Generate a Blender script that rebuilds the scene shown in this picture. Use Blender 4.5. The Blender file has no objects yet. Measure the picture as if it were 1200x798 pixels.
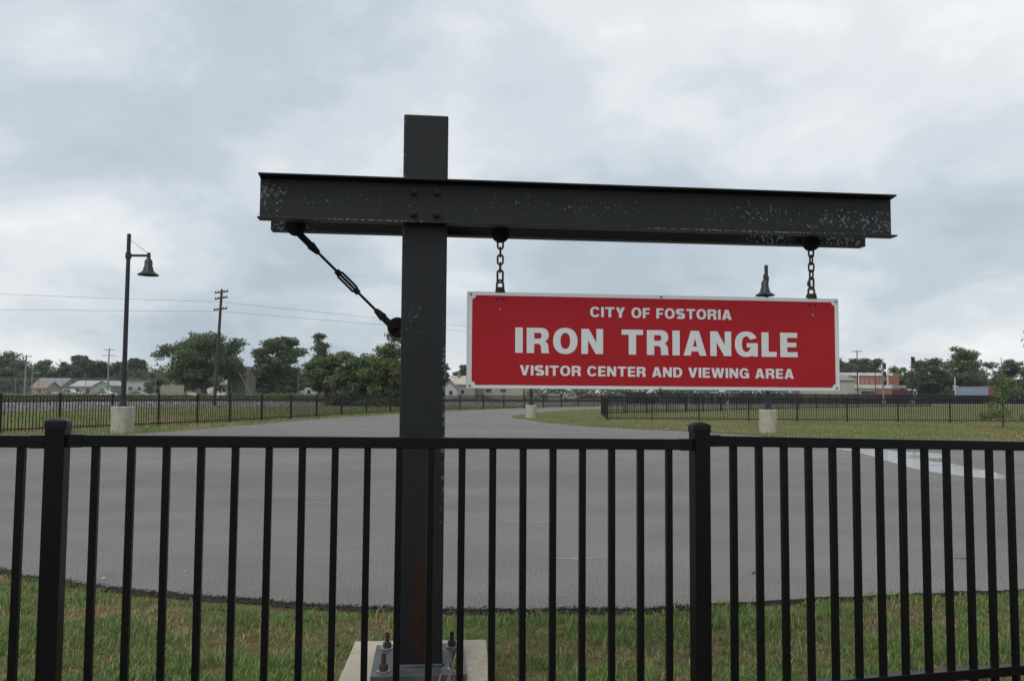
import bpy, bmesh, math, random
import numpy as np
from mathutils import Vector, Matrix
R = math.radians
sc = bpy.context.scene
C = sc.collection

# ------------------------------------------------------------------ camera
cam_d = bpy.data.cameras.new('camera'); cam = bpy.data.objects.new('camera', cam_d); C.objects.link(cam)
cam_d.sensor_width = 36.0; cam_d.lens = 36.0 * 933 / 1200
cam_d.shift_y = 8.2 / 1200; cam_d.clip_start = 0.05; cam_d.clip_end = 5000
PITCH, ROLL = R(3.3), R(0.4)
_r, _u, _f = Vector((1, 0, 0)), Vector((0, -math.sin(PITCH), math.cos(PITCH))), Vector((0, math.cos(PITCH), math.sin(PITCH)))
r2 = _r * math.cos(ROLL) + _u * math.sin(ROLL); u2 = _u * math.cos(ROLL) - _r * math.sin(ROLL)
M3 = Matrix((r2, u2, -_f)).transposed()
cam.matrix_world = Matrix.Translation((0, 0, 1.4)) @ M3.to_4x4()
sc.camera = cam

# ------------------------------------------------------------------ world: overcast sky
SUN_EL, SUN_AZ = R(58), R(215)          # azimuth measured clockwise from +Y
w = bpy.data.worlds.new('World'); sc.world = w; w.use_nodes = True
nt = w.node_tree; nt.nodes.clear()
def N(t, **k):
    n = nt.nodes.new(t)
    for a, b in k.items(): setattr(n, a, b)
    return n
def L(a, b): nt.links.new(a, b)
def wmath(op, a, b=None, clamp=False):
    n = N('ShaderNodeMath', operation=op, use_clamp=clamp)
    for i, v in enumerate((a, b)):
        if v is None: continue
        if isinstance(v, (int, float)): n.inputs[i].default_value = v
        else: L(v, n.inputs[i])
    return n.outputs[0]
sky = N('ShaderNodeTexSky', sky_type='NISHITA', sun_disc=False, sun_elevation=SUN_EL, sun_rotation=SUN_AZ)
sky.dust_density = 3.0
bg_sky = N('ShaderNodeBackground'); bg_sky.inputs[1].default_value = 0.10
L(sky.outputs[0], bg_sky.inputs[0])
tc = N('ShaderNodeTexCoord'); sep = N('ShaderNodeSeparateXYZ'); L(tc.outputs['Generated'], sep.inputs[0])
zz = wmath('ADD', wmath('MAXIMUM', sep.outputs[2], 0.0), 0.36)
comb = N('ShaderNodeCombineXYZ')
L(wmath('DIVIDE', wmath('MULTIPLY', sep.outputs[0], -1.0), zz), comb.inputs[0]); L(wmath('DIVIDE', sep.outputs[1], zz), comb.inputs[1]); comb.inputs[2].default_value = 3.7
def noise(scale, detail, rough, off=0.0, dist=0.0):
    m = N('ShaderNodeVectorMath', operation='ADD'); L(comb.outputs[0], m.inputs[0]); m.inputs[1].default_value = (off, off * 1.7, off)
    n = N('ShaderNodeTexNoise'); n.inputs['Scale'].default_value = scale; n.inputs['Detail'].default_value = detail
    n.inputs['Roughness'].default_value = rough; n.inputs['Distortion'].default_value = dist
    L(m.outputs[0], n.inputs['Vector']); return n.outputs[0]
n1 = noise(1.15, 6, 0.50, 5.3, 0.15); n2 = noise(3.4, 7, 0.56, 4.1, 0.25)
den = wmath('ADD', wmath('MULTIPLY', n1, 0.70), wmath('MULTIPLY', n2, 0.30))
ramp = N('ShaderNodeValToRGB'); L(den, ramp.inputs[0])
cr = ramp.color_ramp; cr.interpolation = 'EASE'
cr.elements[0].position = 0.36; cr.elements[0].color = (0.39, 0.455, 0.52, 1)
cr.elements[1].position = 0.66; cr.elements[1].color = (0.88, 0.885, 0.89, 1)
for p_, c_ in ((0.43, (0.46, 0.52, 0.578)), (0.49, (0.56, 0.61, 0.655)), (0.55, (0.665, 0.695, 0.722)), (0.61, (0.775, 0.787, 0.80))):
    e = cr.elements.new(p_); e.color = (*c_, 1)
bg_cl = N('ShaderNodeBackground'); bg_cl.inputs[1].default_value = 1.0; L(ramp.outputs[0], bg_cl.inputs[0])
mix = N('ShaderNodeMixShader'); mix.inputs[0].default_value = 0.93
L(bg_sky.outputs[0], mix.inputs[1]); L(bg_cl.outputs[0], mix.inputs[2])
out = N('ShaderNodeOutputWorld'); L(mix.outputs[0], out.inputs[0])

sd = bpy.data.lights.new('sun', 'SUN'); sd.energy = 1.3; sd.angle = R(25); sd.color = (1.0, 0.965, 0.91)
so = bpy.data.objects.new('sun', sd); C.objects.link(so)
sdir = Vector((math.sin(SUN_AZ) * math.cos(SUN_EL), math.cos(SUN_AZ) * math.cos(SUN_EL), math.sin(SUN_EL)))
so.rotation_euler = sdir.to_track_quat('Z', 'Y').to_euler(); so.location = (0, 0, 40)

sc.view_settings.view_transform = 'Standard'; sc.view_settings.look = 'None'
sc.view_settings.exposure = 0.30; sc.view_settings.gamma = 1.0; sc.view_settings.use_curve_mapping = False
sc.cycles.max_bounces = 6; sc.cycles.transparent_max_bounces = 8

rng = random.Random(7)
nprng = np.random.default_rng(7)

# ------------------------------------------------------------------ materials
class NG:
    """tiny node-graph helper for one material"""
    def __init__(s, name):
        s.m = bpy.data.materials.new(name); s.m.use_nodes = True; s.t = s.m.node_tree
        s.b = s.t.nodes['Principled BSDF']; s.o = s.t.nodes['Material Output']
        s.tc = s.t.nodes.new('ShaderNodeTexCoord')
    def n(s, t, **k):
        x = s.t.nodes.new(t)
        for a, b in k.items(): setattr(x, a, b)
        return x
    def l(s, a, b): s.t.links.new(a, b)
    def noise(s, scale, detail=4, rough=0.55, dist=0.0, vec=None, stretch=None):
        x = s.n('ShaderNodeTexNoise'); x.inputs['Scale'].default_value = scale; x.inputs['Detail'].default_value = detail
        x.inputs['Roughness'].default_value = rough; x.inputs['Distortion'].default_value = dist
        v = vec or s.tc.outputs['Object']
        if stretch:
            mp = s.n('ShaderNodeMapping'); mp.inputs['Scale'].default_value = stretch; s.l(v, mp.inputs[0]); v = mp.outputs[0]
        s.l(v, x.inputs['Vector']); return x.outputs[0]
    def ramp(s, fac, stops, interp='LINEAR'):
        x = s.n('ShaderNodeValToRGB'); r = x.color_ramp; r.interpolation = interp
        while len(r.elements) < len(stops): r.elements.new(0.5)
        for e, (p, c) in zip(r.elements, stops):
            e.position = p; e.color = (c, c, c, 1) if isinstance(c, (int, float)) else (*c, 1)
        s.l(fac, x.inputs[0]); return x.outputs[0]
    def mixc(s, fac, a, b, mode='MIX'):
        x = s.n('ShaderNodeMix', data_type='RGBA', blend_type=mode)
        for i, v in ((0, fac), (6, a), (7, b)):
            if isinstance(v, (int, float)): x.inputs[i].default_value = v
            elif isinstance(v, tuple): x.inputs[i].default_value = (*v, 1)
            else: s.l(v, x.inputs[i])
        return x.outputs[2]
    def math(s, op, a, b=None, clamp=False):
        x = s.n('ShaderNodeMath', operation=op, use_clamp=clamp)
        for i, v in enumerate((a, b)):
            if v is None: continue
            if isinstance(v, (int, float)): x.inputs[i].default_value = v
            else: s.l(v, x.inputs[i])
        return x.outputs[0]
    def bump(s, h, strength=0.3, dist=0.01):
        x = s.n('ShaderNodeBump'); x.inputs['Strength'].default_value = strength; x.inputs['Distance'].default_value = dist
        s.l(h, x.inputs['Height']); s.l(x.outputs[0], s.b.inputs['Normal'])
    def col(s, c): s.l(c, s.b.inputs['Base Color'])
    def set(s, rough=None, metal=None, spec=None):
        if rough is not None: s.b.inputs['Roughness'].default_value = rough
        if metal is not None: s.b.inputs['Metallic'].default_value = metal
        if spec is not None: s.b.inputs['Specular IOR Level'].default_value = spec

def plain(name, c, rough=0.6, var=0.18, scale=6.0, bump=0.15, metal=0.0, spec=0.5, fine=60):
    g = NG(name); a = g.noise(scale, 5); f = g.noise(fine, 3)
    lo = tuple(x * (1 - var) for x in c); hi = tuple(min(1, x * (1 + var)) for x in c)
    k = g.ramp(a, [(0.32, lo), (0.68, hi)])
    g.col(g.mixc(0.25, k, g.ramp(f, [(0.35, lo), (0.65, hi)]))); g.set(rough, metal, spec)
    if bump: g.bump(f, bump, 0.004)
    return g.m

def steel_paint(name, chips=None, rust=None, shadow_tone=1.0):
    """dark charcoal paint; chips = list of (x, y, z, radius) in object space where pale primer shows; rust likewise"""
    g = NG(name)
    base = g.ramp(g.noise(5, 5), [(0.3, (0.0085 * shadow_tone, 0.0103 * shadow_tone ** 1.2, 0.0122 * shadow_tone ** 1.5)), (0.7, (0.0135 * shadow_tone, 0.0158 * shadow_tone ** 1.2, 0.0182 * shadow_tone ** 1.5))])
    base = g.mixc(g.ramp(g.noise(1.5, 6, 0.65, stretch=(6, 6, 0.7)), [(0.55, 0.0), (0.75, 0.35)]), base, (0.028, 0.031, 0.034))
    def mask(lst, strength):
        tot = None
        for (x, y, z, rx, rz, *st_) in lst:
            mp = g.n('ShaderNodeMapping'); mp.vector_type = 'POINT'
            mp.inputs['Location'].default_value = (-x / rx, 0, -z / rz); mp.inputs['Scale'].default_value = (1 / rx, 0, 1 / rz)
            g.l(g.tc.outputs['Object'], mp.inputs[0])
            ln = g.n('ShaderNodeVectorMath', operation='LENGTH'); g.l(mp.outputs[0], ln.inputs[0])
            v = g.math('SUBTRACT', 1.0, ln.outputs['Value'], True)
            if st_: v = g.math('MULTIPLY', g.math('POWER', v, 0.5), st_[0])
            tot = v if tot is None else g.math('MAXIMUM', tot, v)
        return g.math('MULTIPLY', tot, strength)
    if chips:
        m = mask(chips, 0.30); f = g.noise(75, 5, 0.55)
        thr = g.math('ADD', f, m)
        spot = g.ramp(thr, [(0.762, 0.0), (0.79, 1.0)])
        base = g.mixc(spot, base, g.ramp(g.noise(30, 4), [(0.3, (0.07, 0.085, 0.09)), (0.7, (0.15, 0.17, 0.175))]))
    if rust:
        m = mask(rust, 0.50); f = g.noise(24, 8, 0.72, stretch=(1.5, 1.5, 0.6))
        spot = g.ramp(g.math('ADD', f, m), [(0.665, 0.0), (0.72, 1.0)])
        base = g.mixc(spot, base, g.ramp(g.noise(40, 5), [(0.3, (0.014, 0.0065, 0.005)), (0.7, (0.042, 0.015, 0.010))]))
    g.col(base); g.set(0.5, 0.0, 0.30); g.bump(g.noise(140, 3), 0.12, 0.002)
    return g.m

MT = {}
MT['post_paint'] = steel_paint('post_paint', chips=[(-0.06, 0, 1.72, 0.09, 0.12, .55), (0.1, 0, 1.3, 0.03, 0.9), (-0.1, 0, 2.3, 0.025, 0.5)], rust=[(0.015, 0, 0.43, 0.085, 0.36), (-0.02, 0, 0.84, 0.03, 0.03)])
MT['front_beam_paint'] = steel_paint('front_beam_paint', chips=[(-0.72, 0, 2.285, 0.15, 0.075, 1.0), (-0.70, 0, 2.23, 0.15, 0.08, .72), (2.22, 0, 2.225, 0.22, 0.09, .92), (2.0, 0, 2.24, 0.45, 0.085, .70), (1.6, 0, 2.26, 0.55, 0.08, .60), (-0.40, 0, 2.26, 0.34, 0.08, .52), (0.62, 0, 2.26, 0.9, 0.09, .50), (-0.25, 0, 2.1625, 0.4, 0.012, 1.0), (1.55, 0, 2.1625, 0.85, 0.012, 1.0)])
MT['rear_beam_paint_shaded'] = steel_paint('rear_beam_paint_shaded', chips=[(-0.66, 0, 2.18, 0.2, 0.1, .8), (2.15, 0, 2.18, 0.3, 0.1, .8), (1.72, 0, 2.18, 0.2, 0.1, .85)], shadow_tone=0.55)  # browner beam paint; shadow on the rear channel is put into this darker colour
MT['steel_paint'] = steel_paint('steel_paint')
MT['plate_paint'] = plain('plate_paint', (0.060, 0.062, 0.068), 0.5, 0.75, 9, 0.25)
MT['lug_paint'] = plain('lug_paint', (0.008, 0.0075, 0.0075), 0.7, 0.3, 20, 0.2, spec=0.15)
MT['fence_paint'] = plain('fence_paint', (0.0042, 0.0043, 0.0048), 0.36, 0.2, 12, 0.10, spec=0.18)
MT['far_fence_paint'] = plain('far_fence_paint', (0.007, 0.007, 0.008), 0.5, 0.15, 3, 0, spec=0.3)
MT['rusty'] = plain('rusty', (0.045, 0.022, 0.015), 0.85, 0.5, 40, 0.4)
MT['chain_steel'] = plain('chain_steel', (0.06, 0.052, 0.048), 0.7, 0.5, 60, 0.3, metal=0.3)
MT['galv'] = plain('galv', (0.28, 0.29, 0.29), 0.5, 0.3, 80, 0.1, metal=0.5)
MT['bolt_rust'] = plain('bolt_rust', (0.05, 0.035, 0.028), 0.8, 0.5, 90, 0.3)

def concrete(name, c, stain=0.35):
    g = NG(name)
    a = g.ramp(g.noise(3.5, 6, 0.6), [(0.3, tuple(x * 0.82 for x in c)), (0.7, c)])
    st = g.ramp(g.noise(5, 5, 0.6, stretch=(1, 1, 0.35)), [(0.52, 0.0), (0.72, stain)])
    a = g.mixc(st, a, (0.16, 0.13, 0.09))
    pit = g.ramp(g.noise(70, 2), [(0.28, 0.55), (0.36, 0.0)])
    g.col(g.mixc(pit, a, (0.15, 0.13, 0.11))); g.set(0.9, 0, 0.2); g.bump(g.noise(55, 5), 0.35, 0.006); return g.m
MT['concrete'] = concrete('concrete', (0.45, 0.405, 0.315), 0.5)
MT['concrete_lamp'] = concrete('concrete_lamp', (0.43, 0.41, 0.34), 0.55)

g = NG('asphalt')
big = g.ramp(g.noise(0.16, 5, 0.6), [(0.3, (0.149, 0.141, 0.133)), (0.7, (0.180, 0.170, 0.160))])
mid = g.ramp(g.noise(0.8, 7, 0.6), [(0.35, 0.90), (0.65, 1.08)])
agg = g.ramp(g.noise(85, 2, 0.8), [(0.34, 0.15), (0.5, 1.0), (0.66, 2.0)])
agg2 = g.ramp(g.noise(150, 2, 0.6), [(0.32, 0.45), (0.68, 1.55)])
c_ = g.mixc(1.0, big, mid, 'MULTIPLY'); c_ = g.mixc(0.85, c_, agg, 'MULTIPLY'); c_ = g.mixc(0.8, c_, agg2, 'MULTIPLY')
lane = g.ramp(g.noise(1.0, 3, 0.5, 0.3, stretch=(0.05, 0.42, 1)), [(0.38, 0.93), (0.62, 1.06)])
c_ = g.mixc(1.0, c_, lane, 'MULTIPLY')
scr = g.ramp(g.noise(1.0, 6, 0.6, 0.5, stretch=(1.3, 16, 1)), [(0.685, 0.0), (0.705, 0.40)])
c_ = g.mixc(scr, c_, (0.30, 0.29, 0.275))
stain = g.ramp(g.noise(0.55, 7, 0.7, 0.6), [(0.60, 0.0), (0.74, 0.42)])
c_ = g.mixc(stain, c_, (0.10, 0.095, 0.09))
red = g.ramp(g.noise(0.9, 6, 0.7, 0.4, stretch=(1, 2.5, 1)), [(0.70, 0.0), (0.76, 0.5)])
c_ = g.mixc(red, c_, (0.22, 0.13, 0.09))
g.col(c_); g.set(0.85, 0, 0.22)
g.bump(g.noise(85, 2, 0.7), 0.9, 0.008); MT['asphalt'] = g.m
MT['asphalt_edge'] = plain('asphalt_edge', (0.040, 0.037, 0.034), 0.95, 0.5, 40, 0.8)
MT['tar'] = plain('tar', (0.05, 0.05, 0.05), 0.75, 0.4, 30, 0.4)
MT['scuff'] = plain('scuff', (0.235, 0.228, 0.215), 0.9, 0.3, 30, 0.3)
MT['rust_stain'] = plain('rust_stain', (0.21, 0.13, 0.10), 0.9, 0.3, 30, 0.3)

def ground_mat(name, stops, scale, blotch):
    g = NG(name)
    a = g.ramp(g.noise(scale, 8, 0.65, 0.3), stops)
    b = g.ramp(g.noise(scale * 9, 5, 0.7), [(0.3, 0.62), (0.7, 1.3)])
    c = g.ramp(g.noise(28, 4, 0.7), [(0.3, 0.7), (0.7, 1.28)])
    k = g.mixc(blotch, a, b, 'MULTIPLY'); k = g.mixc(0.7, k, c, 'MULTIPLY')
    g.col(k); g.set(0.95, 0, 0.1); g.bump(g.noise(22, 6, 0.7), 0.8, 0.04); return g.m
MT['soil'] = ground_mat('soil', [(0.3, (0.11, 0.08, 0.05)), (0.52, (0.12, 0.105, 0.05)), (0.7, (0.17, 0.125, 0.07))], 1.6, 0.7)
MT['lawn'] = ground_mat('lawn', [(0.30, (0.075, 0.095, 0.028)), (0.48, (0.105, 0.115, 0.038)), (0.60, (0.15, 0.13, 0.058)), (0.74, (0.19, 0.145, 0.078))], 0.22, 0.6)
MT['rough_ground'] = ground_mat('rough_ground', [(0.3, (0.08, 0.095, 0.03)), (0.5, (0.12, 0.12, 0.045)), (0.7, (0.17, 0.14, 0.08))], 0.09, 0.6)

def ballast_mat():
    g = NG('ballast'); v = g.n('ShaderNodeTexVoronoi'); v.inputs['Scale'].default_value = 7.0; g.l(g.tc.outputs['Object'], v.inputs['Vector'])
    sep_ = g.n('ShaderNodeSeparateColor'); g.l(v.outputs['Color'], sep_.inputs[0])
    k = g.ramp(sep_.outputs[0], [(0.0, (0.07, 0.065, 0.06)), (0.5, (0.17, 0.165, 0.16)), (1.0, (0.36, 0.35, 0.34))])
    g.col(g.mixc(g.ramp(g.noise(0.3, 5), [(0.5, 0.0), (0.7, 0.6)]), k, (0.12, 0.09, 0.06))); g.set(0.9, 0, 0.2)
    g.bump(v.outputs['Distance'], 1.0, 0.08); return g.m
MT['ballast'] = ballast_mat()

def leaf_mat(name, lo, hi, trans=0.25):
    g = NG(name); gm = g.n('ShaderNodeNewGeometry')
    k = g.ramp(gm.outputs['Random Per Island'], [(0.0, lo), (0.55, tuple((a + b) / 2 for a, b in zip(lo, hi))), (1.0, hi)])
    k = g.mixc(0.7, k, g.ramp(g.noise(0.4, 4), [(0.32, 0.62), (0.68, 1.4)]), 'MULTIPLY')
    g.col(k); g.set(0.55, 0, 0.25)
    tr = g.n('ShaderNodeBsdfTranslucent'); g.l(k, tr.inputs[0])
    mx = g.n('ShaderNodeMixShader'); mx.inputs[0].default_value = trans
    g.l(g.b.outputs[0], mx.inputs[1]); g.l(tr.outputs[0], mx.inputs[2]); g.l(mx.outputs[0], g.o.inputs[0]); return g.m
MT['leaf_dark'] = leaf_mat('leaf_dark', (0.050, 0.074, 0.042), (0.118, 0.158, 0.084))
MT['leaf_mid'] = leaf_mat('leaf_mid', (0.066, 0.096, 0.045), (0.160, 0.206, 0.092))
MT['leaf_bright'] = leaf_mat('leaf_bright', (0.076, 0.112, 0.038), (0.190, 0.242, 0.090), 0.35)
MT['leaf_dry'] = leaf_mat('leaf_dry', (0.05, 0.038, 0.026), (0.12, 0.085, 0.055), 0.15)
MT['bark'] = plain('bark', (0.06, 0.048, 0.038), 0.95, 0.4, 9, 0.6)
MT['pole_wood'] = plain('pole_wood', (0.055, 0.043, 0.036), 0.9, 0.3, 5, 0.3)
MT['pole_wood_pale'] = plain('pole_wood_pale', (0.22, 0.20, 0.175), 0.9, 0.25, 5, 0.3)
MT['lamp_paint'] = plain('lamp_paint', (0.010, 0.010, 0.014), 0.5, 0.2, 9, 0.05)
MT['wire'] = plain('wire', (0.07, 0.07, 0.075), 0.6, 0.1, 3, 0)
MT['rail_steel'] = plain('rail_steel', (0.10, 0.065, 0.05), 0.6, 0.3, 5, 0.1, metal=0.4)
MT['tie_wood'] = plain('tie_wood', (0.06, 0.05, 0.042), 0.9, 0.3, 5, 0.3)
MT['sign_white'] = plain('sign_white', (0.66, 0.675, 0.685), 0.45, 0.05, 3, 0.03)
MT['letter_white'] = plain('letter_white', (0.66, 0.675, 0.68), 0.5, 0.05, 6, 0)
g = NG('sign_red')
k = g.ramp(g.noise(2.2, 5), [(0.3, (0.35, 0.0150, 0.022)), (0.7, (0.39, 0.0185, 0.026))])
k = g.mixc(g.ramp(g.noise(7, 7, 0.7, 1.0), [(0.66, 0.0), (0.8, 0.25)]), k, (0.28, 0.02, 0.024))
k = g.mixc(g.ramp(g.noise(95, 3, 0.5), [(0.795, 0.0), (0.81, 0.7)]), k, (0.5, 0.4, 0.4))
g.col(k); g.set(0.5, 0, 0.15); MT['sign_red'] = g.m
g = NG('puddle_water')
msk = g.ramp(g.noise(0.9, 5, 0.6, 0.4), [(0.28, 0.0), (0.46, 1.0)])
g.col(g.mixc(msk, g.ramp(g.noise(85, 2, 0.8), [(0.34, (0.05, 0.048, 0.045)), (0.66, (0.16, 0.15, 0.14))]), (0.07, 0.068, 0.064)))
g.l(g.ramp(msk, [(0.0, 0.42), (1.0, 0.10)]), g.b.inputs['Roughness']); g.b.inputs['Specular IOR Level'].default_value = 0.5
g.b.inputs['IOR'].default_value = 1.33; g.bump(g.noise(5, 2), 0.03, 0.01); MT['water'] = g.m
WALLS = dict(cream=(0.34, 0.31, 0.245), white=(0.40, 0.41, 0.42), green=(0.20, 0.225, 0.165), mint=(0.25, 0.325, 0.28), tan=(0.33, 0.29, 0.235), brick=(0.27, 0.10, 0.07),
             grey=(0.26, 0.25, 0.24), roof_brown=(0.24, 0.175, 0.145), roof_tan=(0.42, 0.36, 0.29), roof_grey=(0.20, 0.205, 0.215), roof_white=(0.39, 0.385, 0.37), roof_dark=(0.10, 0.10, 0.105),
             shed=(0.37, 0.37, 0.29), trim=(0.58, 0.57, 0.55), board=(0.29, 0.26, 0.21), blue=(0.24, 0.29, 0.36), rust=(0.20, 0.08, 0.055), maroon=(0.06, 0.018, 0.02), black=(0.02, 0.02, 0.022), yellow=(0.42, 0.36, 0.12))
for k_, c_ in WALLS.items(): MT[k_] = plain('paint_' + k_, c_, 0.75, 0.14, 0.7, 0.1, fine=9)
g = NG('glass'); g.col(g.ramp(g.noise(2, 2), [(0.3, (0.02, 0.024, 0.028)), (0.7, (0.04, 0.045, 0.05))])); g.set(0.1, 0, 0.7); MT['glass'] = g.m
MT['car_white'] = plain('car_white', (0.62, 0.62, 0.62), 0.25, 0.05, 2, 0)
MT['car_silver'] = plain('car_silver', (0.33, 0.34, 0.36), 0.3, 0.06, 2, 0, metal=0.3)
MT['car_dark'] = plain('car_dark', (0.03, 0.032, 0.04), 0.25, 0.1, 2, 0)
MT['car_red'] = plain('car_red', (0.20, 0.02, 0.02), 0.25, 0.1, 2, 0)
MT['tyre'] = plain('tyre', (0.018, 0.018, 0.018), 0.9, 0.2, 9, 0.2)
MT['straw'] = plain('straw', (0.30, 0.24, 0.15), 0.9, 0.3, 30, 0)
MT['litter'] = plain('litter', (0.5, 0.49, 0.46), 0.9, 0.2, 30, 0)
MT['dead_leaf'] = plain('dead_leaf', (0.06, 0.04, 0.025), 0.9, 0.3, 30, 0)

# ------------------------------------------------------------------ mesh helpers
class MB:
    def __init__(s): s.v = []; s.f = []
    def add(s, vs, fs):
        o = len(s.v); s.v += [tuple(v) for v in vs]; s.f += [tuple(i + o for i in f) for f in fs]; return s
    def box(s, c, d, rz=0.0, taper=1.0):
        x, y, z = d[0] / 2, d[1] / 2, d[2] / 2; vs = []
        for k in (-1, 1):
            t = taper if k > 0 else 1.0
            for a, b in ((-1, -1), (1, -1), (1, 1), (-1, 1)):
                px, py = a * x * t, b * y * t
                vs.append((c[0] + px * math.cos(rz) - py * math.sin(rz), c[1] + px * math.sin(rz) + py * math.cos(rz), c[2] + k * z))
        return s.add(vs, [(3, 2, 1, 0), (4, 5, 6, 7), (0, 1, 5, 4), (1, 2, 6, 5), (2, 3, 7, 6), (3, 0, 4, 7)])
    def bar(s, p0, p1, wx, wz):
        """square bar between points, width wx across, wz high"""
        p0, p1 = Vector(p0), Vector(p1); d = (p1 - p0).normalized()
        up = Vector((0, 0, 1)) if abs(d.z) < 0.95 else Vector((0, 1, 0))
        a = d.cross(up).normalized(); b = a.cross(d).normalized(); vs = []
        for p in (p0, p1):
            for i, j in ((-1, -1), (1, -1), (1, 1), (-1, 1)): vs.append(p + a * (i * wx / 2) + b * (j * wz / 2))
        return s.add(vs, [(3, 2, 1, 0), (4, 5, 6, 7), (0, 1, 5, 4), (1, 2, 6, 5), (2, 3, 7, 6), (3, 0, 4, 7)])
    def tube(s, pts, rad, n=10, closed=False, caps=True):
        pts = [Vector(p) for p in pts]; m = len(pts)
        rad = rad if isinstance(rad, (list, tuple)) else [rad] * m
        ref = None; vs = []
        for i, p in enumerate(pts):
            if closed: d = pts[(i + 1) % m] - pts[i - 1]
            else: d = pts[min(i + 1, m - 1)] - pts[max(i - 1, 0)]
            d.normalize()
            if ref is None: ref = Vector((0, 0, 1)) if abs(d.z) < 0.9 else Vector((1, 0, 0))
            a = d.cross(ref)
            if a.length < 1e-6: a = d.cross(Vector((0.3, 1, 0.2)))
            a.normalize(); b = d.cross(a).normalized(); ref = -b if not closed else ref
            for k in range(n):
                t = 2 * math.pi * k / n; vs.append(p + (a * math.cos(t) + b * math.sin(t)) * rad[i])
        fs = []
        for i in range(m if closed else m - 1):
            j = (i + 1) % m
            for k in range(n): fs.append((i * n + k, i * n + (k + 1) % n, j * n + (k + 1) % n, j * n + k))
        if caps and not closed: fs += [tuple(range(n))[::-1], tuple((m - 1) * n + k for k in range(n))]
        return s.add(vs, fs)
    def lathe(s, prof, c=(0, 0, 0), n=24, axis='z'):
        vs = []
        for r_, h in prof:
            for k in range(n):
                t = 2 * math.pi * k / n; q = (r_ * math.cos(t), r_ * math.sin(t), h)
                if axis == 'y': q = (q[0], q[2], q[1])
                if axis == 'x': q = (q[2], q[0], q[1])
                vs.append((c[0] + q[0], c[1] + q[1], c[2] + q[2]))
        fs = [(i * n + k, i * n + (k + 1) % n, (i + 1) * n + (k + 1) % n, (i + 1) * n + k) for i in range(len(prof) - 1) for k in range(n)]
        fs += [tuple(range(n))[::-1], tuple((len(prof) - 1) * n + k for k in range(n))]
        return s.add(vs, fs)
    def prism(s, poly, z0, z1, plane='xy'):
        """extrude a polygon: plane xy -> along z, xz -> along y, yz -> along x"""
        m = len(poly); f = {'xy': lambda a, b, h: (a, b, h), 'xz': lambda a, b, h: (a, h, b), 'yz': lambda a, b, h: (h, a, b)}[plane]
        vs = [f(a, b, z0) for a, b in poly] + [f(a, b, z1) for a, b in poly]
        return s.add(vs, [tuple(range(m))[::-1], tuple(range(m, 2 * m))] + [(i, (i + 1) % m, (i + 1) % m + m, i + m) for i in range(m)])
    def mesh(s, name, mat, smooth=False, bevel=0.0):
        me = bpy.data.meshes.new(name); me.from_pydata([tuple(v) for v in s.v], [], s.f)
        bm = bmesh.new(); bm.from_mesh(me)
        bmesh.ops.recalc_face_normals(bm, faces=bm.faces[:])
        if bevel: bmesh.ops.bevel(bm, geom=bm.edges[:], offset=bevel, segments=2, affect='EDGES', profile=0.6, clamp_overlap=True)
        if smooth:
            for f in bm.faces: f.smooth = True
            for e in bm.edges:
                if len(e.link_faces) == 2 and e.calc_face_angle(0) > 0.7: e.smooth = False
        bm.to_mesh(me); bm.free(); me.materials.append(MT[mat]); return me
    def build(s, name, mat, parent=None, smooth=False, bevel=0.0, loc=None, kind=None):
        return obj(name, s.mesh(name, mat, smooth, bevel), parent, loc, kind)

def obj(name, me, parent=None, loc=None, kind=None):
    o = bpy.data.objects.new(name, me); C.objects.link(o)
    if parent: o.parent = parent
    if loc: o.location = loc
    if kind: o['kind'] = kind
    return o
def thing(name, label, cat, loc=(0, 0, 0), rz=0.0, group=None):
    o = bpy.data.objects.new(name, None); C.objects.link(o); o.location = loc; o.rotation_euler = (0, 0, rz); o.empty_display_size = 0.2
    return tag(o, label, cat, group)
def tag(o, label, cat, group=None):
    o['label'] = label; o['category'] = cat
    if group: o['group'] = group
    return o
def struct(o): o['kind'] = 'structure'; return o
def raw_mesh(name, V, F, mat, cols=None):
    """fast triangle/quad mesh from numpy arrays (F: list of equal-length polygons)"""
    me = bpy.data.meshes.new(name); V = np.asarray(V, np.float32); F = np.asarray(F, np.int32); k = F.shape[1]
    me.vertices.add(len(V)); me.vertices.foreach_set('co', V.ravel())
    me.loops.add(F.size); me.loops.foreach_set('vertex_index', F.ravel())
    me.polygons.add(len(F)); me.polygons.foreach_set('loop_start', np.arange(0, F.size, k, dtype=np.int32)); me.polygons.foreach_set('loop_total', np.full(len(F), k, np.int32))
    me.update(calc_edges=True)
    if cols is not None:
        a = me.color_attributes.new('tint', 'FLOAT_COLOR', 'POINT'); a.data.foreach_set('color', np.asarray(cols, np.float32).ravel())
    me.materials.append(mat if not isinstance(mat, str) else MT[mat]); return me
def vnoise(x, y, seed=0):
    """smooth 2-D value noise for numpy arrays"""
    r = np.random.default_rng(seed).random((64, 64)); xi = np.floor(x).astype(int); yi = np.floor(y).astype(int); fx = x - xi; fy = y - yi
    fx = fx * fx * (3 - 2 * fx); fy = fy * fy * (3 - 2 * fy); g_ = lambda a, b: r[a % 64, b % 64]
    return (g_(xi, yi) * (1 - fx) + g_(xi + 1, yi) * fx) * (1 - fy) + (g_(xi, yi + 1) * (1 - fx) + g_(xi + 1, yi + 1) * fx) * fy
def inside(px, py, poly):
    c = np.zeros(len(px), bool); n = len(poly)
    for i in range(n):
        x0, y0 = poly[i]; x1, y1 = poly[i - 1]
        k = ((y0 > py) != (y1 > py)) & (px < (x1 - x0) * (py - y0) / (y1 - y0 + 1e-12) + x0); c ^= k
    return c
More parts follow.
